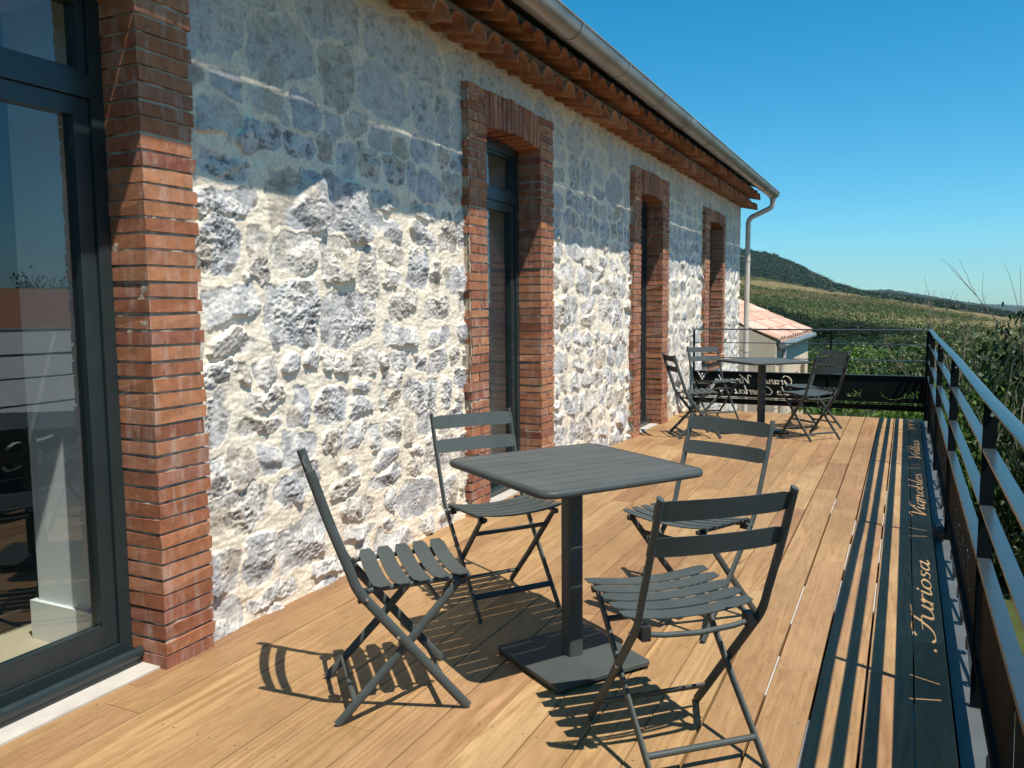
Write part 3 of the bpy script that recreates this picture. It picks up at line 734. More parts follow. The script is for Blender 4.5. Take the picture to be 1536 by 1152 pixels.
def cut_panel(name, u0, u1, v0, v1, segs, place, th, mat, parent, st=.005):
    """plate with the lettering cut right through it (marching squares on a distance field)"""
    nu = int((u1 - u0) / st); nv_ = int((v1 - v0) / st)
    U = np.linspace(u0, u1, nu + 1); V_ = np.linspace(v0, v1, nv_ + 1)
    D = np.full((nu + 1, nv_ + 1), .05)
    for a, b, r in segs:
        i0, i1 = np.searchsorted(U, [min(a[0], b[0]) - r - .03, max(a[0], b[0]) + r + .03]); j0, j1 = np.searchsorted(V_, [min(a[1], b[1]) - r - .03, max(a[1], b[1]) + r + .03])
        if i1 <= i0 or j1 <= j0: continue
        X, Y = np.meshgrid(U[i0:i1], V_[j0:j1], indexing='ij'); d = b - a; L2 = d @ d + 1e-12
        t = np.clip(((X - a[0]) * d[0] + (Y - a[1]) * d[1]) / L2, 0, 1)
        D[i0:i1, j0:j1] = np.minimum(D[i0:i1, j0:j1], np.hypot(X - a[0] - t * d[0], Y - a[1] - t * d[1]) - r)
    D[0, :] = D[-1, :] = .05; D[:, 0] = D[:, -1] = .05
    mb = MB(); vid = {}; vs = []; fs = []
    def vert(u, v, k):
        key = (round(u, 6), round(v, 6), k)
        if key not in vid: vid[key] = len(vs); vs.append(place(u, v, k * th))
        return vid[key]
    solid = (D[:-1, :-1] > 0) & (D[1:, :-1] > 0) & (D[1:, 1:] > 0) & (D[:-1, 1:] > 0)
    anyp = (D[:-1, :-1] > 0) | (D[1:, :-1] > 0) | (D[1:, 1:] > 0) | (D[:-1, 1:] > 0)
    for i in range(nu):
        j = 0
        while j < nv_:
            if solid[i, j]:
                j2 = j
                while j2 + 1 < nv_ and solid[i, j2 + 1]: j2 += 1
                q = [(U[i], V_[j]), (U[i + 1], V_[j]), (U[i + 1], V_[j2 + 1]), (U[i], V_[j2 + 1])]
                fs.append([vert(*p, 0) for p in q]); fs.append([vert(*p, 1) for p in q][::-1]); j = j2 + 1; continue
            if anyp[i, j]:
                cor = [(i, j), (i + 1, j), (i + 1, j + 1), (i, j + 1)]; poly = []; cut = []
                for k in range(4):
                    a, b = cor[k], cor[(k + 1) % 4]; da, db = D[a], D[b]
                    if da > 0: poly.append((U[a[0]], V_[a[1]]))
                    if (da > 0) != (db > 0):
                        t = da / (da - db); q = (U[a[0]] + t * (U[b[0]] - U[a[0]]), V_[a[1]] + t * (V_[b[1]] - V_[a[1]])); poly.append(q); cut.append(q)
                if len(poly) >= 3:
                    fs.append([vert(*p, 0) for p in poly]); fs.append([vert(*p, 1) for p in poly][::-1])
                if len(cut) == 2: fs.append([vert(*cut[0], 0), vert(*cut[1], 0), vert(*cut[1], 1), vert(*cut[0], 1)])
            j += 1
    for (a, b) in (((u0, v0), (u1, v0)), ((u1, v0), (u1, v1)), ((u1, v1), (u0, v1)), ((u0, v1), (u0, v0))):
        fs.append([vert(*a, 1), vert(*b, 1), vert(*b, 0), vert(*a, 0)])
    mb.add(vs, [tuple(f) for f in fs]); return mb.build(name, mat, parent)
def spiral(c, r, a0, turns, sgn, n=22):
    return [(c[0] + r * (1 - .78 * k / n) * math.cos(a0 + sgn * turns * 2 * math.pi * k / n), c[1] + r * (1 - .78 * k / n) * math.sin(a0 + sgn * turns * 2 * math.pi * k / n)) for k in range(n + 1)]
def scroll_path(uc, L, zc, r):
    """flat S-scroll: two curls joined by a diagonal bar"""
    A = spiral((uc - L / 2 + r, zc), r, -math.pi / 2 + .5, 1.35, -1)[::-1]; B = spiral((uc + L / 2 - r, zc), r, math.pi / 2 + .5, 1.35, -1)
    return A + B

rail = tag(empty('metal_railing', (.25, 5, 0)), 'dark metal railing along the long open edge of the deck, with cut-out lettering panels', 'railing')
def rp(o): o.parent = rail; o.location = (-.25, -5, 0); return o
XR = .25; posts = [.85, 2.95, 5.05, 7.15, 9.15, 10.13]; posts = [-1.25] + posts
for i, y in enumerate(posts):
    b = MB(); w2 = .020 if i < len(posts) - 1 else .018
    b.box((XR - w2, y - .005, -.011), (XR + w2, y + .005, .988)); o = rp(b.build('post', M['panel']))
    if y == 5.05:
        b = MB(); b.box((XR - .075, y - .05, .001), (XR - .022, y + .05, .055)); b.box((XR - .075, y - .05, -.0115), (XR - .022, y + .05, .0005)); 
        b.build('bracket', M['cap'], o)
        b = MB(); b.cyl((XR - .05, y + .012, .055), (XR - .05, y + .012, .063), .009, 6); b.build('bolt', M['steel'], o)
    if i < len(posts) - 1:
        b = MB(); b.cyl((XR + .004, y - .0055, .95), (XR + .004, y - .012, .95), .006, 8); b.build('bolt', M['steel'], o)
b = MB(); hpth = []
for y in (-1.5, 1, 3, 4.4, 5.02, 5.08, 6.2, 7.4, 8.6, 10.15):
    hpth.append((XR + .006 * math.sin(y * 1.3) + (.008 if 4.3 < y < 5.5 else 0), y, .996 + .004 * math.sin(y * .9)))
b.tube(hpth, .0085, .022, side=(1, 0, 0), n=14); rp(b.build('handrail', M['rail']))
for zr in (.838, .655):
    b = MB()
    for k in range(len(posts) - 1): b.box((XR - .0185, posts[k] + .0055, zr - .0045), (XR + .0185, posts[k + 1] - .0055, zr + .0045))
    rp(b.build('rail', M['rail']))
texts = {2: [('Furiosa', 3.40, 4.50)], 3: [('Vignobles', 5.42, 6.85)], 4: [('Vellas', 7.45, 8.55)]}
for k in range(len(posts) - 1):
    a, c = posts[k] + .012, posts[k + 1] - .012
    b = MB(); b.box((XR - .019, a - .005, .472), (XR + .019, c + .005, .489)); rp(b.build('panel_top_bar', M['rail']))
    b = MB(); b.box((XR - .018, a - .005, .085), (XR + .018, c + .005, .163)) if False else b.box((XR - .006, a - .005, .066), (XR + .006, c + .005, .150)); b.box((XR - .018, a - .005, .150), (XR + .018, c + .005, .160)); rp(b.build('bottom_rail', M['panel']))
    segs = []
    for t, u0, u1 in texts.get(k, []):
        segs += text_segs(t, u0, .225, u1, .19, .082)
        if t == 'Furiosa': segs += dots(3.31, .235, .016, [(0, 0, 1)])
    if k == 5: segs += dots(9.6, .33, .045, GRAPE) + dots(9.9, .33, .045, GRAPE) + dots(9.35, .33, .045, GRAPE)
    if k in (0, 1):
        segs += dots(a + .25, .33, .05, GRAPE)
        for q_ in range(9): segs.append((np.array([a + .50 + q_ * .085, .23 + .02 * math.sin(q_ * 2.1)]), np.array([a + .52 + q_ * .085, .40 - .02 * math.sin(q_ * 1.7)]), .011 + .005 * (q_ % 3)))
    # slits at the panel ends
    segs += [(np.array([a + .05, .22]), np.array([a + .05, .43]), .004), (np.array([c - .05, .22]), np.array([c - .12, .43]), .004)]
    pl = lambda u, v, d: (XR - .002 + d, u, v)
    rp(cut_panel('panel', a, c, .166, .4715, segs, pl, .004, M['panel'], None, .006 if k < 4 else .008))
    y = a + .30
    while y < c - .1:
        b = MB(); b.tube([(XR, q[0], q[1]) for q in scroll_path(y, .34, .027, .030)], .003, .007, side=(1, 0, 0), n=6); rp(b.build('scroll', M['rail'])); y += .6
endr = tag(empty('metal_railing', (-1, 10.15, 0)), 'dark metal railing closing the far end of the deck, with mirrored cut-out lettering', 'railing')
def ep(o): o.parent = endr; o.location = (1, -10.15, 0); return o
YE = 10.152
for x_ in (-2.365, -.776, .222):
    b = MB(); b.box((x_ - .010, YE - .017, -.015), (x_ + .010, YE + .017, .985)); ep(b.build('post', M['panel']))
b = MB(); b.tube([(-2.385, YE, .996), (.225, YE, .996)], .009, .021, side=(0, 1, 0), n=12); ep(b.build('handrail', M['rail']))
xs = (-2.365, -.776, .222)
for zr in (.834, .651):
    b = MB()
    for a, c in zip(xs[:-1], xs[1:]): b.box((a + .0105, YE - .016, zr - .005), (c - .0105, YE + .016, zr + .005))
    ep(b.build('rail', M['rail']))
for k, (a, c) in enumerate(zip(xs[:-1], xs[1:])):
    a += .0106; c -= .0106
    b = MB(); b.box((a, YE - .016, .478), (c, YE + .016, .486)); ep(b.build('panel_top_bar', M['rail']))
    b = MB(); b.box((a, YE - .016, .158), (c, YE + .016, .166)); b.box((a, YE - .004, .085), (c, YE + .004, .150)); ep(b.build('bottom_rail', M['panel']))
    # u runs towards -x so that the words read from outside
    segs = []
    if k == 0:
        segs = text_segs('Grands', 1.18, .345, 1.59, .10, .075) + text_segs('Vins', 1.66, .345, 1.92, .10, .075) + text_segs('de', 1.97, .345, 2.10, .09, .075)
        segs += text_segs('de', 1.22, .215, 1.36, .10, .075) + text_segs('Ch', 1.40, .215, 1.62, .10, .075) + text_segs('erlou', 1.60, .215, 1.86, .10, .075)
        segs += dots(2.26, .41, .030, GRAPE) + dots(2.14, .29, .026, GRAPE) + dots(2.02, .24, .018, GRAPE)
    else:
        segs = text_segs('Vins', .42, .235, .60, .075, .07) + text_segs('Vins', -.17, .235, .0, .075, .07) + [(np.array([.1 + .13 * math.cos(t), .30 + .09 * math.sin(t)]), np.array([.1 + .13 * math.cos(t + .2), .30 + .09 * math.sin(t + .2)]), .005) for t in np.arange(3.3, 6.2, .2)]
    pe = lambda u, v, d: (-u, YE - .002 + d, v)
    ep(cut_panel('panel', -c, -a, .1755, .4775, segs, pe, .004, M['panel'], None, .005))
for x_ in (-2.1, -1.42, -.45):
    b = MB(); b.tube([(q[0], YE, q[1]) for q in scroll_path(x_, .36, .036, .04)], .003, .007, side=(0, 1, 0), n=6); ep(b.build('scroll', M['rail']))

# ================================================================ furniture
def rrect(h, r, n=7, kx=1):
    out = []
    for cx, cy_, a0 in ((h - r, h - r, 0), (-h + r, h - r, 90), (-h + r, -h + r, 180), (h - r, -h + r, 270)):
        for k in range(n + 1):
            a = R(a0 + 90 * k / n); out.append((cx + r * math.cos(a), cy_ + r * math.sin(a)))
    return out
def make_table():
    t = empty('cafe_table'); H = .342; r0 = .058
    prof = [(.7085, .020), (.7085, .010), (.7105, .004), (.715, .001), (.7205, 0), (.7265, .001), (.7310, .004), (.7338, .009), (.7350, .016)]
    b = MB(); n = 0; rings = []
    for zz, ins in prof: rings.append([(x_, y_, zz) for x_, y_ in rrect(H - ins, max(.01, r0 - ins))])
    N = len(rings[0]); vs = [q for rr in rings for q in rr]; fs = []
    for i in range(len(rings) - 1):
        for k in range(N): fs.append((i * N + k, i * N + (k + 1) % N, (i + 1) * N + (k + 1) % N, (i + 1) * N + k))
    b.add(vs, fs, 0, True)
    inner = [(x_, y_, .7345) for x_, y_ in rrect(H - .019, .04)]
    b.add(rings[-1] + inner, [(k, (k + 1) % N, N + (k + 1) % N, N + k) for k in range(N)], 0)
    low_ = [(x_, y_, .712) for x_, y_, z_ in inner]
    b.add(inner + low_, [(k, (k + 1) % N, N + (k + 1) % N, N + k) for k in range(N)], 0)
    b.add(rings[0] + low_, [(k, N + k, N + (k + 1) % N, (k + 1) % N) for k in range(N)], 0)
    e_ = H - .0195; pitch = 2 * e_ / 9
    for k in range(9):
        ya = -e_ + k * pitch + (.0018 if k else 0); yc = -e_ + (k + 1) * pitch - (.0018 if k < 8 else 0); xe = e_ - .0005
        b.box((-xe, ya, .7312), (xe, yc, .7340), 1)
    for xx in (-.17, .17): b.box((xx - .015, -e_, .7085), (xx + .015, e_, .7310), 0)
    b.build('table_top', [M['table'], M['tabletop']], t)
    b = MB(); b.box((-.16, -.16, .696), (.16, .16, .708)); b.build('top_plate', M['table'], t)
    b = MB(); pr = [(x_ , y_) for x_, y_ in rrect(.0315, .013, 4)]; N = len(pr)
    b.add([(x_, y_, .029) for x_, y_ in pr] + [(x_, y_, .696) for x_, y_ in pr], [(k, (k + 1) % N, N + (k + 1) % N, N + k) for k in range(N)], 0, False)
    b.build('pedestal', M['table'], t)
    b = MB(); pr = rrect(.205, .012, 3); N = len(pr); lv = [(.0135, .002), (.0265, .002), (.0285, .004)]
    b.add([(x_ * (1 - i_ / .2), y_ * (1 - i_ / .2), zz) for zz, i_ in lv for x_, y_ in pr], [(i * N + k, i * N + (k + 1) % N, (i + 1) * N + (k + 1) % N, (i + 1) * N + k) for i in range(2) for k in range(N)] + [tuple(range(2 * N, 3 * N)), tuple(range(N - 1, -1, -1))])
    base = b.build('base_plate', M['table'], t)
    for sx in (-1, 1):
        for sy in (-1, 1):
            b = MB(); b.cyl((sx * .185, sy * .185, .0005), (sx * .185, sy * .185, .0134), .016, 12); b.build('foot_pad', M['cap'], base)
    return t
def make_chair():
    t = empty('folding_chair'); m = M['chair']
    def seat_z(u): return .432 + (u + .106) / .308 * .016
    for q in (1, -1):
        def smooth(pts, k=5): return [tuple(p) for p in catmull([np.array(p) for p in pts], k)]
        b = MB(); up_ = smooth([(-.293, q * .197, .816), (-.243, q * .197, .66), (-.190, q * .196, .515), (-.160, q * .195, .435), (-.105, q * .194, .362), (.03, q * .191, .195), (.185, q * .188, .004)])
        b.tube(up_, .0155, .0075, side=(0, 1, 0), n=12); o = b.build('front_leg', m, t)
        b = MB(); b.cyl((-.040, q * .196, .265 + .005), (-.040, q * .2035, .270), .005, 10); b.build('bolt', M['steel'], o); b = MB(); b.cyl((-.135, q * .18, .405), (-.135, q * .207, .405), .005, 10); b.build('bolt', M['steel'], o)
        b = MB(); rl = [(.176, q * .172, .430), (.12, q * .172, .372), (-.05, q * .173, .188), (-.232, q * .174, .004)]
        b.tube(rl, [.011, .0145, .0150, .0145], .0075, side=(0, 1, 0), n=12); o = b.build('rear_leg', m, t)
        b = MB(); b.cyl((.176, q * .160, .424), (.176, q * .186, .424), .012, 10); b.build('hinge', M['cap'], o)
        b = MB(); b.tube([(-.14, q * .165, .412), (-.11, q * .166, .421), (.06, q * .166, .427), (.205, q * .166, .434)], .009, .006, side=(0, 1, 0), n=8); b.build('seat_rail', m, t)
        b = MB(); b.box((-.158, q * .165 - .013, .385), (-.125, q * .165 + .013, .425)); b.build('end_cap', M['cap'], t)
    # seat: five dished slats
    b = MB(); W = .053; gp = .0105; pts = 12
    for k in range(5):
        u0 = -.108 + k * (W + gp); u1 = u0 + W; vs = []; hw = .207 if k in (0, 4) else .210
        for side in (0, 1):
            for i in range(pts + 1):
                s_ = i / pts * 2 - 1; v = s_ * hw; e = abs(v)
                ins = 0 if e < hw - .016 else .010 * ((e - hw + .016) / .016) ** 2
                zz = .438 - .020 * (1 - s_ * s_)
                for u in (u0 + ins, u1 - ins): vs.append((u, v, seat_z(u) + zz - .432 + (.0035 if side else 0)))
        n1 = (pts + 1) * 2; fs = []
        for i in range(pts):
            a = 2 * i; fs += [(a, a + 1, a + 3, a + 2), (n1 + a, n1 + a + 2, n1 + a + 3, n1 + a + 1), (a, a + 2, n1 + a + 2, n1 + a), (a + 1, n1 + a + 1, n1 + a + 3, a + 3)]
        fs += [(0, n1, n1 + 1, 1), (n1 - 2, n1 - 1, 2 * n1 - 1, 2 * n1 - 2)]
        b.add(vs, fs, 0, False)
    b.build('seat', m, t)
    # backrest: two bowed slats in front of the posts
    b = MB()
    for zc, uc in ((.776, -.270), (.672, -.236)):
        hh = .029; tilt = .325; vs = []; n_ = 12; hw = .203
        for th in (0, .004):
            for i in range(n_ + 1):
                s_ = i / n_ * 2 - 1; v = s_ * hw; bow = -.020 * (1 - s_ * s_)
                cr = .0 if abs(s_) < .95 else .006
                for dz in (-hh + cr, hh - cr): vs.append((uc - dz * tilt + bow + th, v, zc + dz))
        n1 = (n_ + 1) * 2; fs = []
        for i in range(n_):
            a = 2 * i; fs += [(a, a + 2, a + 3, a + 1), (n1 + a, n1 + a + 1, n1 + a + 3, n1 + a + 2), (a, n1 + a, n1 + a + 2, a + 2), (a + 1, a + 3, n1 + a + 3, n1 + a + 1)]
        fs += [(0, 1, n1 + 1, n1), (n1 - 2, 2 * n1 - 2, 2 * n1 - 1, n1 - 1)]
        b.add(vs, fs)
    b.build('backrest', m, t)
    b = MB(); b.tube([(-.145, -.165, .402), (-.15, -.11, .394), (-.152, 0, .388), (-.15, .11, .394), (-.145, .165, .402)], .008, n=10); b.build('crossbar', m, t)
    b = MB(); b.tube([(.105, -.17, .352), (.105, .17, .352)], .010, .005, side=(1, 0, 0), n=8); b.build('stretcher', m, t)
    b = MB(); b.tube([(-.175, -.172, .066), (-.175, .172, .066)], .0095, n=10); b.build('stretcher', m, t)
    b = MB(); b.tube([(.118, -.186, .086), (.118, .186, .086)], .013, .006, side=(1, 0, .7), n=8); b.build('stretcher', m, t)
    return t
tb = make_table(); tb.location = (-1.066, 2.709, .001); tb.rotation_euler.z = R(56.5)
tag(tb, 'dark grey square pedestal table in the foreground, among the four near chairs', 'table', 'square pedestal tables on the deck')
t2 = copy_tree(tb); t2.location = (-1.30, 8.56, .001); t2.rotation_euler.z = R(44)
tag(t2, 'dark grey square pedestal table at the far end of the deck by the end railing', 'table', 'square pedestal tables on the deck')
poses = [(-1.509, 2.246, 43.8, 'grey folding chair seen side-on before the near stone wall, left of the near table'),
         (-1.575, 3.144, -36.7, 'grey folding chair facing us behind the near table, its back before a brick doorway'),
         (-.594, 2.328, 132.7, 'grey folding chair with its back to us, nearest the camera, beside the near table'),
         (-.773, 3.303, -111, 'grey folding chair past the near table\'s right corner, partly hidden by the nearest chair'),
         (-1.839, 8.044, 30.3, 'small folding chair seen side-on at the far table, beside the third brick doorway'),
         (-1.93, 9.36, -46, 'folding chair at the far table facing us, before the grape cut-outs of the end railing'),
         (-.821, 8.363, 138, 'folding chair with its back to us on the right side of the far table'),
         (-.85, 9.02, -130, 'folding chair mostly hidden behind another chair at the far table, nearest the end railing')]
proto = make_chair()
for i, (x_, y_, a, lab) in enumerate(poses):
    o = proto if i == 0 else copy_tree(proto)
    o.location = (x_, y_, .0015); o.rotation_euler.z = R(a); tag(o, lab, 'chair', 'folding chairs on the deck')

# ================================================================ surroundings
AZ = [-180, -60, -20, -9.5, -8, -6.4, -4.3, -2.3, -1, 1.5, 4, 6.3, 12, 25, 60, 180]
E500 = [1.5, 1.5, 1.9, 1.58, 1.32, 1.05, .70, .45, .27, -.19, -.62, -1.0, -.6, -.3, -.3, 1.5]
E1000 = [3, 4, 5.6, 3.47, 3.17, 2.39, 1.28, .55, .42, .05, -.40, -.85, -.6, -.2, -.2, 3]
E3000 = [1, 1, 1, .9, .9, .9, .85, .80, .83, .36, -.14, -.80, -.55, -.2, -.2, 1]
E7000 = [.4, .4, .4, .4, .4, .4, .4, .4, .4, .2, -.1, -.24, -.10, .2, .3, .4]
RC = [0, 60, 120, 500, 1000, 3000, 7000, 9000]
def terrain_z(az, r, detail=True):
    t = lambda E, d: CAMH + d * np.tan(np.radians(np.interp(az, AZ, E)))
    zc = [np.full_like(az, -3.2), np.full_like(az, -3.3), np.full_like(az, -3.6) + .35 * np.interp(az, [-10, 0], [2, 0]), t(E500, 500), t(E1000, 1000), t(E3000, 3000), t(E7000, 7000), t(E7000, 9000) - 300]
    z = np.zeros_like(r)
    for k in range(len(RC) - 1):
        m = (r >= RC[k]) & (r <= RC[k + 1]); f = (r - RC[k]) / (RC[k + 1] - RC[k])
        if RC[k] >= 120: f = f * f * (3 - 2 * f) * .35 + f * .65
        z = np.where(m, zc[k] * (1 - f) + zc[k + 1] * f, z)
    return z
def terr(azs, rs, name):
    A, Rr = np.meshgrid(azs, rs, indexing='ij'); Z = terrain_z(A, Rr)
    X = Rr * np.sin(np.radians(A)); Y = Rr * np.cos(np.radians(A))
    n1 = fbm(X * .012, Y * .012, 4, 3); n2 = fbm(X * .05, Y * .05, 4, 13); n3 = fbm(X * .14, Y * .14, 3, 23)
    wr_ = np.interp(A, [-6, 1], [525, 430]); wood = sstep(Rr + 90 * n1, wr_ - 20, wr_ + 20)
    Z = Z + n3 * wood * np.interp(Rr, [500, 1000, 3000], [2.4, 4.5, 0]) + n2 * np.interp(Rr, [0, 60, 200, 800, 2000], [.05, .15, .5, 2.5, 6])
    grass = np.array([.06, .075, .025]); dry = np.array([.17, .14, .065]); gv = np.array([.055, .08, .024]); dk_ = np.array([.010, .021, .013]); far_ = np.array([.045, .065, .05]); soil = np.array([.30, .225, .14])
    c = grass * np.ones(X.shape + (1,))
    vp = sstep(fbm(X * .010 + 3, Y * .006, 3, 43), -.08, .16)[..., None]
    vc = dry * (1 - vp) + gv * vp
    s2 = sstep(Rr, 90, 150)[..., None]; c = c * (1 - s2) + vc * s2
    sp = sstep(fbm(X * .006 + 8, Y * .02, 3, 53), .12, .3)[..., None] * s2 * (Rr < 520)[..., None]
    c = c * (1 - .6 * sp) + soil * .6 * sp
    wz = wood[..., None]; dc = dk_ * (1 + .9 * np.clip(n3, -.6, 1))[..., None]
    rock = (sstep(fbm(X * .02 + 31, Y * .02, 3, 63), .36, .5) * wood)[..., None]; dc = dc * (1 - .5 * rock) + np.array([.28, .26, .22]) * .5 * rock
    c = c * (1 - wz) + dc * wz
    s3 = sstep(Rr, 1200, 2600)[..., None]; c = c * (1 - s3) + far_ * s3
    i = np.arange(A.size).reshape(A.shape)
    F = np.stack([i[:-1, :-1], i[:-1, 1:], i[1:, 1:], i[1:, :-1]], -1).reshape(-1, 4)
    return np.stack([X, Y, Z], -1).reshape(-1, 3), F, c.reshape(-1, 3)
azs = np.unique(np.concatenate([np.arange(-180, -14, 4.), np.arange(-14, 10, .07), np.arange(10, 181, 4.)]))
rs = np.concatenate([[.5, 5, 10, 14, 18, 24, 30, 38, 46, 55, 65, 78, 92, 106], np.arange(120, 520, 9), np.arange(520, 1100, 7), [1200, 1400, 1700, 2000, 2400, 2700, 3000, 3400, 4500, 6000, 7000, 9000]])
Vt, Ft, Ct = terr(azs, rs, 'ground')
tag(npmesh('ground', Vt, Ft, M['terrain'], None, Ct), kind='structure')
def gz(x_, y_): 
    r_ = math.hypot(x_, y_); return float(terrain_z(np.array([math.degrees(math.atan2(x_, y_))]), np.array([r_]))[0])
pa = MB()
def ribbon(pts, w_, mat_i, lift):
    L = []
    for i, p in enumerate(pts):
        a = pts[max(0, i - 1)]; c = pts[min(len(pts) - 1, i + 1)]; d = Vector((c[0] - a[0], c[1] - a[1])).normalized(); nn = Vector((-d.y, d.x)) * w_ * (1 + .2 * math.sin(i * 2.3))
        L += [(p[0] - nn.x, p[1] - nn.y, gz(p[0], p[1]) + lift), (p[0] + nn.x, p[1] + nn.y, gz(p[0], p[1]) + lift)]
    pa.add(L, [(2 * i, 2 * i + 1, 2 * i + 3, 2 * i + 2) for i in range(len(pts) - 1)], mat_i)
ribbon([(-4.4, 90), (-4.2, 80), (-3.6, 72), (-2.6, 65), (-1.2, 58), (1.0, 50), (3.4, 40)], 1.9, 0, .35)
ribbon([(3.1, 40), (2.6, 30), (2.3, 24), (2.4, 18), (2.7, 12), (3.2, 5), (3.5, -5)], .75, 1, .22)
tag(pa.build('path', [M['path'], M['gravel']]), kind='structure')

# ---- vines on the slope: a field that reads as one mass
rg = np.random.default_rng(5)
N0 = 30000; az = rg.uniform(-11, 8.5, N0); rr = 128 + (rg.random(N0) ** .75) * 430
xx = rr * np.sin(np.radians(az)); yy = rr * np.cos(np.radians(az))
rowa = R(78); u = xx * math.cos(rowa) + yy * math.sin(rowa); v = -xx * math.sin(rowa) + yy * math.cos(rowa); v = np.round(v / 3.4) * 3.4 + rg.normal(0, .16, N0)
xx = u * math.cos(rowa) - v * math.sin(rowa); yy = u * math.sin(rowa) + v * math.cos(rowa); az = np.degrees(np.arctan2(xx, yy)); rr = np.hypot(xx, yy)
keep = (fbm(xx * .010 + 3, yy * .006, 3, 43) + rg.normal(0, .08, N0) > -.08) & (rr > 110) & (rr < np.interp(az, [-6, 1], [560, 445])); xx, yy, az, rr = xx[keep], yy[keep], az[keep], rr[keep]
zz = terrain_z(az, rr) + fbm(xx * .05, yy * .05, 4, 13) * np.interp(rr, [0, 60, 200, 800], [.05, .15, .5, 2.5])
def leaf_cards(P, S_, rg, flat=.35):
    """one bent-free rhombic leaf per point, random attitude"""
    n = len(P); a = rg.normal(size=(n, 3)); a /= np.linalg.norm(a, axis=1)[:, None]; b = rg.normal(size=(n, 3)); b -= (a * b).sum(1)[:, None] * a; b /= np.linalg.norm(b, axis=1)[:, None]
    S_ = np.asarray(S_).reshape(-1, 1)
    V = np.stack([P - a * S_, P + b * S_ * .5, P + a * S_, P - b * S_ * .5], 1).reshape(-1, 3)
    return V, np.arange(4 * n).reshape(n, 4)
K = 6; PV = np.repeat(np.stack([xx, yy, zz + .55], 1), K, 0) + rg.normal(0, 1, (len(xx) * K, 3)) * np.array([.42, .42, .32])
tn = np.repeat(fbm(xx * .016 + 40, yy * .011, 3, 143) + rg.normal(0, .07, len(xx)), K)
for nm_, lo, hi in (('vine', -9, -.12), ('vineB', -.12, .17), ('vineC', .17, 9)):
    q = (tn > lo) & (tn <= hi); Vv, Fv = leaf_cards(PV[q], rg.uniform(.14, .30, q.sum()), rg)
    tag(npmesh('vineyard', Vv, Fv, M[nm_], None, None, False), kind='stuff')

nh = 11000; ah = rg.uniform(-11.5, 8.5, nh); rh = 400 + rg.random(nh) * 760; zh = terrain_z(ah, rh); xh = rh * np.sin(np.radians(ah)); yh = rh * np.cos(np.radians(ah))
zh = zh + fbm(xh * .14, yh * .14, 3, 23) * np.interp(rh, [500, 1000, 3000], [2.4, 4.5, 0]) + fbm(xh * .05, yh * .05, 4, 13) * np.interp(rh, [0, 60, 200, 800, 2000], [.05, .15, .5, 2.5, 6])
kh = (fbm(xh * .02 + 31, yh * .02, 3, 63) < .36) & (rh + 90 * fbm(xh * .012, yh * .012, 4, 3) > np.interp(ah, [-6, 1], [535, 440])); PH = np.repeat(np.stack([xh, yh, zh + .2], 1)[kh], 7, 0); PH = PH + rg.normal(0, 1, PH.shape) * np.array([1.5, 1.5, .5])
Vv, Fv = leaf_cards(PH, rg.uniform(.35, .75, len(PH)), rg)
tag(npmesh('hill_scrub', Vv, Fv, M['leafD'], None, None, False), kind='stuff')

# ---- shrubs and trees
def foliage_pts(rg, n, lobes):
    P = []
    for (cx, cy_, cz, rx, ry, rz, wt) in lobes:
        k = int(n * wt); d = rg.normal(size=(k, 3)); d /= np.linalg.norm(d, axis=1)[:, None]; q = rg.random(k) ** .45
        bump_ = 1 + .28 * np.sin(d[:, 0] * 5 + cx * 9) * np.sin(d[:, 1] * 5 + cy_ * 7) + .2 * np.sin(d[:, 2] * 9 + d[:, 0] * 6)
        P.append(np.array([cx, cy_, cz]) + d * (q * bump_)[:, None] * np.array([rx, ry, rz]))
    return np.concatenate(P)
def make_tree(name, leafmat, seed, n, leaf, tall=1.0, bark='bark'):
    rg = np.random.default_rng(seed); t = empty(name); lobes = []
    for k in range(9):
        a = rg.uniform(0, 6.28); d = rg.uniform(.15, .62); s_ = rg.uniform(.28, .50)
        lobes.append((d * math.cos(a), d * math.sin(a), (.35 + rg.random() * .45) * tall, s_, s_, s_ * .8, s_ ** 2))
    W = sum(l[6] for l in lobes); lobes = [l[:6] + (l[6] / W,) for l in lobes]
    P = foliage_pts(rg, n, lobes); P = P[P[:, 2] > .03]
    V, F = leaf_cards(P, rg.uniform(.6, 1.3, len(P)) * leaf, rg)
    npmesh('crown', V, F, leafmat, t, None, False)
    b = MB(); b.tube([(0, 0, -.1), (.02, .01, .2), (-.02, .02, .45 * tall), (.03, 0, .7 * tall)], [.045, .036, .026, .01], n=8)
    for l in lobes[:7]:
        b.tube([(0, .01, .15 + .1 * random.random()), (l[0] * .5, l[1] * .5, l[2] * .6), (l[0], l[1], l[2])], [.02, .014, .005], n=6)
    b.build('trunk', M[bark], t); return t
kinds = {'A': ('bright_shrub', 'leafA', 'leafy bright green shrub growing just beyond the deck railings', 'bright green shrubs beyond the railings'),
         'B': ('dark_tree', 'leafB', 'dense dark green tree in the scrub below the vineyard', 'dark green trees of the scrub'),
         'C': ('olive_shrub', 'leafC', 'dry olive green shrub in the scrub beyond the deck', 'olive green shrubs of the scrub')}
protos = {}; used = {}
for k, (nm, lf, lab, grp) in kinds.items():
    for v_ in range(2): protos[k, v_] = make_tree(nm, M[lf], 100 + ord(k) + v_, 15000, {'A': .030, 'B': .026, 'C': .024}[k])
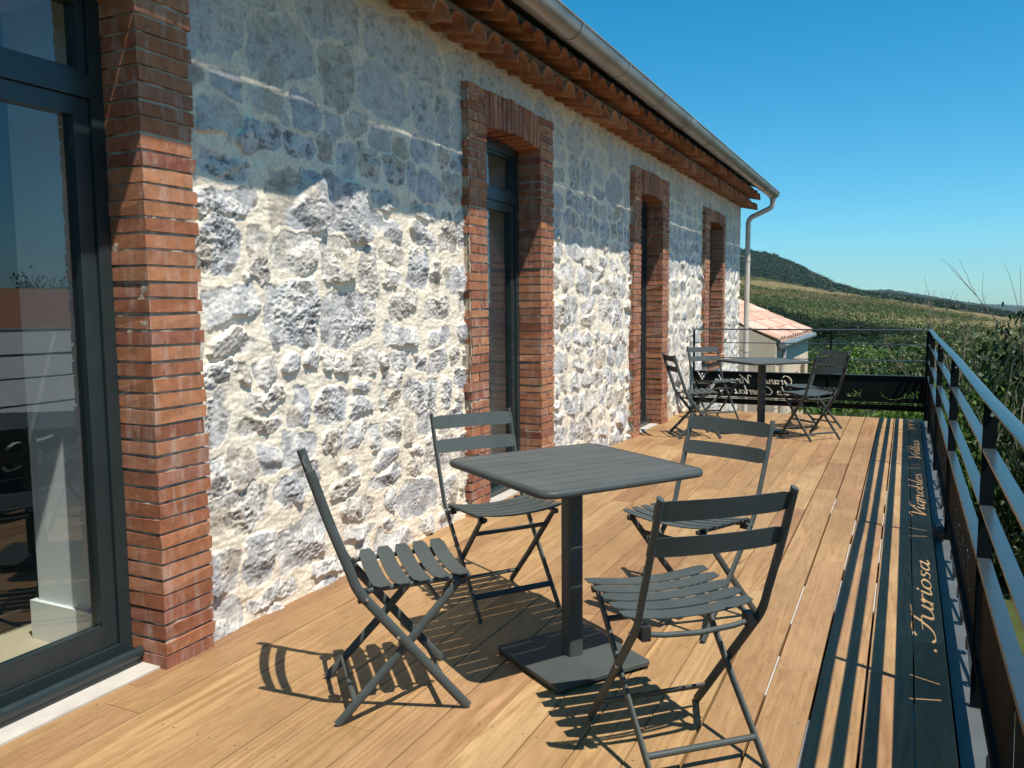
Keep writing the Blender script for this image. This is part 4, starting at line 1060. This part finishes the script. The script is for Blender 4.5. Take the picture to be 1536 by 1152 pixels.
def plant(k, azd, dist, top_el, width, base=None):
    x_ = dist * math.sin(R(azd)); y_ = dist * math.cos(R(azd)); z0 = gz(x_, y_) if base is None else base
    top = CAMH + dist * math.tan(R(top_el)); h = max(.8, top - z0); key = (k, random.randint(0, 1))
    o = protos[key] if key not in used else copy_tree(protos[key])
    used[key] = 1; o.location = (x_, y_, z0); o.rotation_euler.z = random.uniform(0, 6.28); o.scale = (width, width, h / 1.08)
    tag(o, kinds[k][2], 'shrub' if k != 'B' else 'tree', kinds[k][3]); return o
rs_ = random.Random(8)
# trees behind the end railing and the right railing
for (k, a, d, e, w_) in [('A', -2.6, 14.6, -6.6, 1.5), ('A', -.9, 14.2, -6.9, 1.3), ('A', .3, 15.2, -7.0, 1.2), ('B', -3.9, 22, -5.6, 1.6), ('A', -1.2, 21, -5.3, 2.0), ('A', -3.2, 24, -5.2, 2.2), ('B', .2, 27, -4.4, 2.4),
        ('A', 2.2, 17, -6.4, 1.7), ('A', 3.4, 16.5, -5.3, 1.8), ('B', 4.6, 17.5, -4.3, 2.1), ('B', 6.2, 17, -2.6, 2.2), ('B', 7.6, 16.5, -1.7, 2.4), ('A', 5.2, 15.5, -6.4, 1.6), ('B', 6.9, 15.0, -5.0, 1.6), ('B', 9.5, 17, -1.6, 2.6),
        ('C', 1.6, 26, -3.6, 2.4), ('C', 3.2, 25, -3.0, 2.2), ('C', 4.6, 27, -2.5, 2.6), ('C', 2.4, 34, -2.4, 3), ('C', .4, 38, -2.7, 3), ('A', -.8, 36, -3.3, 2.8), ('A', -1.4, 46, -2.9, 3), ('B', -.2, 55, -2.3, 3.5), ('B', -4.6, 40, -3.7, 3), ('C', -5.6, 34, -4.0, 2.6), ('A', -6.6, 46, -3.0, 3),
        ('B', -6.2, 66, -2.6, 4), ('B', -3.2, 84, -2.1, 4.5), ('B', -5.6, 74, -2.3, 4.5), ('B', -1.5, 78, -2.1, 4.5), ('C', .6, 70, -2.0, 4), ('C', 2.0, 60, -2.0, 4), ('C', 3.6, 52, -1.9, 4), ('C', 5.2, 46, -1.8, 4), ('C', 6.8, 40, -1.6, 4)]:
    plant(k, a, d, e, w_)
for i in range(26):
    a = rs_.uniform(-6.5, 8.5); d = rs_.uniform(26, 92); e_ = float(np.interp(d, [26, 92], [-4.6, -2.2])) - rs_.uniform(0, 1.0)
    if -4.2 < a < -1.2 and e_ > -4.6 and d < 70: continue
    plant(rs_.choice('ABBBBC'), a, d, e_, rs_.uniform(1.4, 2.2) * (d / 30) ** .35)
for i in range(48):
    a = -10.2 + i * .26 + rs_.uniform(-.2, .2); d = rs_.uniform(98, 128)
    top = np.interp(a, [-10, -9.4, -6.3, -5, -2.3, 0, 2], [.0, -.05, -.75, -1.1, -1.5, -1.75, -2.0]) + .30 - rs_.uniform(0, .6)
    plant('B', a, d, float(top), rs_.uniform(2.4, 4.2))
# trees on the skyline that only the door glass shows
for (a, d, e, w_) in [(43, 60, 2.6, 5), (47, 70, 1.8, 5), (52, 62, 2.2, 5), (57, 66, 1.6, 5), (38, 64, 1.8, 5)]:
    o = plant('B', a, d, e, w_); tag(o, 'dark tree on the skyline reflected in the near glazed door', 'tree', 'trees reflected in the near door')

# bare slender tree and leaning pale branches beyond the right railing
def twig(b, p, d, L, r, depth, rg):
    q = [p]; n = 5
    for k in range(n):
        d = (d + Vector((rg.gauss(0, .10), rg.gauss(0, .10), rg.gauss(.03, .05)))).normalized(); q.append(q[-1] + d * L / n)
    b.tube(q, [r * (1 - .55 * k / n) for k in range(n + 1)], n=6 if depth > 1 else 4)
    if depth == 0: return
    for k in range(3 if depth > 1 else 4):
        i = rg.randint(2, n); dd = (d + Vector((rg.gauss(0, .32), rg.gauss(0, .32), rg.gauss(.15, .2)))).normalized()
        twig(b, q[i], dd, L * rg.uniform(.30, .5), r * .45, depth - 1, rg)
def bare(name, az_, dist, h, lab, mat, seed, stems, lean=(0, 0)):
    rgx = random.Random(seed); x_ = dist * math.sin(R(az_)); y_ = dist * math.cos(R(az_)); t = empty(name, (x_, y_, gz(x_, y_)))
    b = MB()
    for s_ in range(stems):
        d = Vector((rgx.gauss(lean[0], .12), rgx.gauss(lean[1], .12), 1)).normalized()
        twig(b, Vector((rgx.gauss(0, .15), rgx.gauss(0, .15), 0)), d, h * rgx.uniform(.55, .8), .026, 2, rgx)
    b.build('trunk', M[mat], t); tag(t, lab, 'tree'); return t
bare('bare_tree', 4.0, 16.5, 5.7, 'tall leafless tree whose twigs rise above the skyline beyond the right railing', 'bark', 4, 4, (.05, 0))
bare('bare_tree', 1.9, 21, 4.9, 'smaller leafless tree left of the tall bare one, behind the corner of the railings', 'bark', 9, 3)
bare('dead_shrub', 3.9, 14.6, 4.2, 'pale dry shrub with long branches leaning right beyond the handrail', 'palebark', 12, 4, (.55, .1))

# ---- lower tiled annex in line with the house
an = tag(empty('annex', (-3.5, 19, -3)), 'low annex with a pale pink tiled roof and beige walls beyond the house', 'house')
def ap(o): o.parent = an; o.location = (3.5, -19, 3); return o
AY0, AY1, AX = 16.4, 22.3, -2.15; AZL = .56
b = MB(); b.box((-6.2, AY0 - .09, -3.3), (AX - .08, AY1 - .2, AZL + .02))
b.add([(AX - .08, AY0 - .09, AZL + .02), (-6.2, AY0 - .09, AZL + .02), (-4.3, AY0 - .09, AZL + .95)], [(0, 1, 2)]); ap(b.build('wall', M['render']))
ap(canal_roof('roof', M['pink'], AY0, AY1, AX, AZL, -4.3, AZL + .92, .2, .085, 0, 5))
b = MB(); b.add([(-4.3, AY0, AZL + .93), (-4.3, AY1, AZL + .93), (-6.5, AY1, AZL), (-6.5, AY0, AZL)], [(0, 1, 2, 3)]); ap(b.build('rear_roof', M['pink']))
b = MB(); b.tube([(AX + .03, AY0, AZL - .06), (AX + .03, AY1, AZL - .06)], .07, n=12); b.box((AX - .09, AY0 + .05, AZL - .10), (AX - .02, AY1 - .05, AZL - .06)); ap(b.build('gutter', M['zinc']))
b = MB(); b.tube([(AX + .03, AY0 + .45, AZL - .08), (AX + .0, AY0 + .45, AZL - .25), (AX - .01, AY0 + .45, AZL - .42), (AX - .03, AY0 + .45, AZL - .6), (AX - .03, AY0 + .45, -3.2)], .045, n=10); ap(b.build('downpipe', M['sill']))
b = MB(); b.box((AX - .09, 18.9, -2.9), (AX - .068, 19.8, -.25)); ap(b.build('door', M['wood']))
b = MB(); b.box((AX - .09, 20.5, -1.2), (AX - .065, 21.3, -.15)); ap(b.build('shutter', M['wood']))
b = MB(); b.box((-4.6, AY0 - .105, -1.5), (-3.7, AY0 - .08, -.3)); ap(b.build('window', M['cap']))

# ---- roof with a flue pipe half lost in the trees on the right
sx = empty('shed', (3.2, 21, -3.2)); tag(sx, 'small dark roofed shed with a thin metal flue among the trees on the right', 'shed')
b = MB(); b.box((-.75, -1.4, 0), (2.0, 1.4, 3.0)); b.build('wall', M['wood'], sx)
b = MB(); b.add([(-1.05, -1.7, 2.93), (-1.05, 1.7, 2.93), (2.6, 1.7, 4.0), (2.6, -1.7, 4.0), (-1.05, -1.7, 3.0), (-1.05, 1.7, 3.0), (2.6, 1.7, 4.08), (2.6, -1.7, 4.08)], [(0, 1, 2, 3), (7, 6, 5, 4), (0, 4, 5, 1), (2, 6, 7, 3), (0, 3, 7, 4), (1, 5, 6, 2)]); b.build('roof', M['cap'], sx)
b = MB(); b.cyl((-.35, -.9, 3.1), (-.35, -.9, 4.05), .055, 12); b.cyl((-.35, -.9, 4.05), (-.35, -.9, 4.12), .085, 12); b.build('flue', M['steel'], sx)

# ---- outbuilding across the yard, seen in the near door's glass
ob = empty('outbuilding', (12, 14, -3.2)); tag(ob, 'long pale walled outbuilding across the yard, seen reflected in the near glazed door', 'building')
b = MB(); b.box((0, -11, 0), (8, 14, 4.1)); b.build('wall', M['whitewall'], ob)
b = MB(); b.add([(-.35, -11.3, 4.08), (-.35, 14.3, 4.08), (4, 14.3, 5.05), (4, -11.3, 5.05), (8.3, -11.3, 4.08), (8.3, 14.3, 4.08)], [(0, 3, 2, 1), (3, 4, 5, 2)]); b.build('roof', M['tile'], ob)
b = MB(); b.add([(-.02, -9, 4.10), (-.02, 11, 4.10), (-7.4, 11, 2.85), (-7.4, -9, 2.85), (-.02, -9, 4.0), (-.02, 11, 4.0), (-7.4, 11, 2.75), (-7.4, -9, 2.75)], [(0, 1, 2, 3), (7, 6, 5, 4), (0, 3, 7, 4), (2, 1, 5, 6), (3, 2, 6, 7)]); b.build('lean_to_roof', M['concrete'], ob)
b = MB(); b.box((-7.0, -8.8, 0), (-6.8, 10.8, 2.78)); b.build('lean_to_wall', M['whitewall'], ob)
b = MB(); b.tube([(-.36, -11.3, 4.06), (-.36, 14.3, 4.06)], .05, n=8); b.build('gutter', M['sill'], ob)

# ---- the air: a faint even haze round the whole scene
hz = MB(); hz.box((-9500, -9500, -700), (9500, 9500, 420)); ho = hz.build('haze', [])
hm = bpy.data.materials.new('haze_air'); hm.use_nodes = True; hn = hm.node_tree
for q in list(hn.nodes):
    if q.type == 'BSDF_PRINCIPLED': hn.nodes.remove(q)
pv = hn.nodes.new('ShaderNodeVolumePrincipled'); pv.inputs['Color'].default_value = (.50, .76, 1, 1); pv.inputs['Density'].default_value = .000045; pv.inputs['Anisotropy'].default_value = .2
hn.links.new(pv.outputs[0], [q for q in hn.nodes if q.type == 'OUTPUT_MATERIAL'][0].inputs['Volume'])
ho.data.materials.append(hm); tag(ho, kind='stuff')
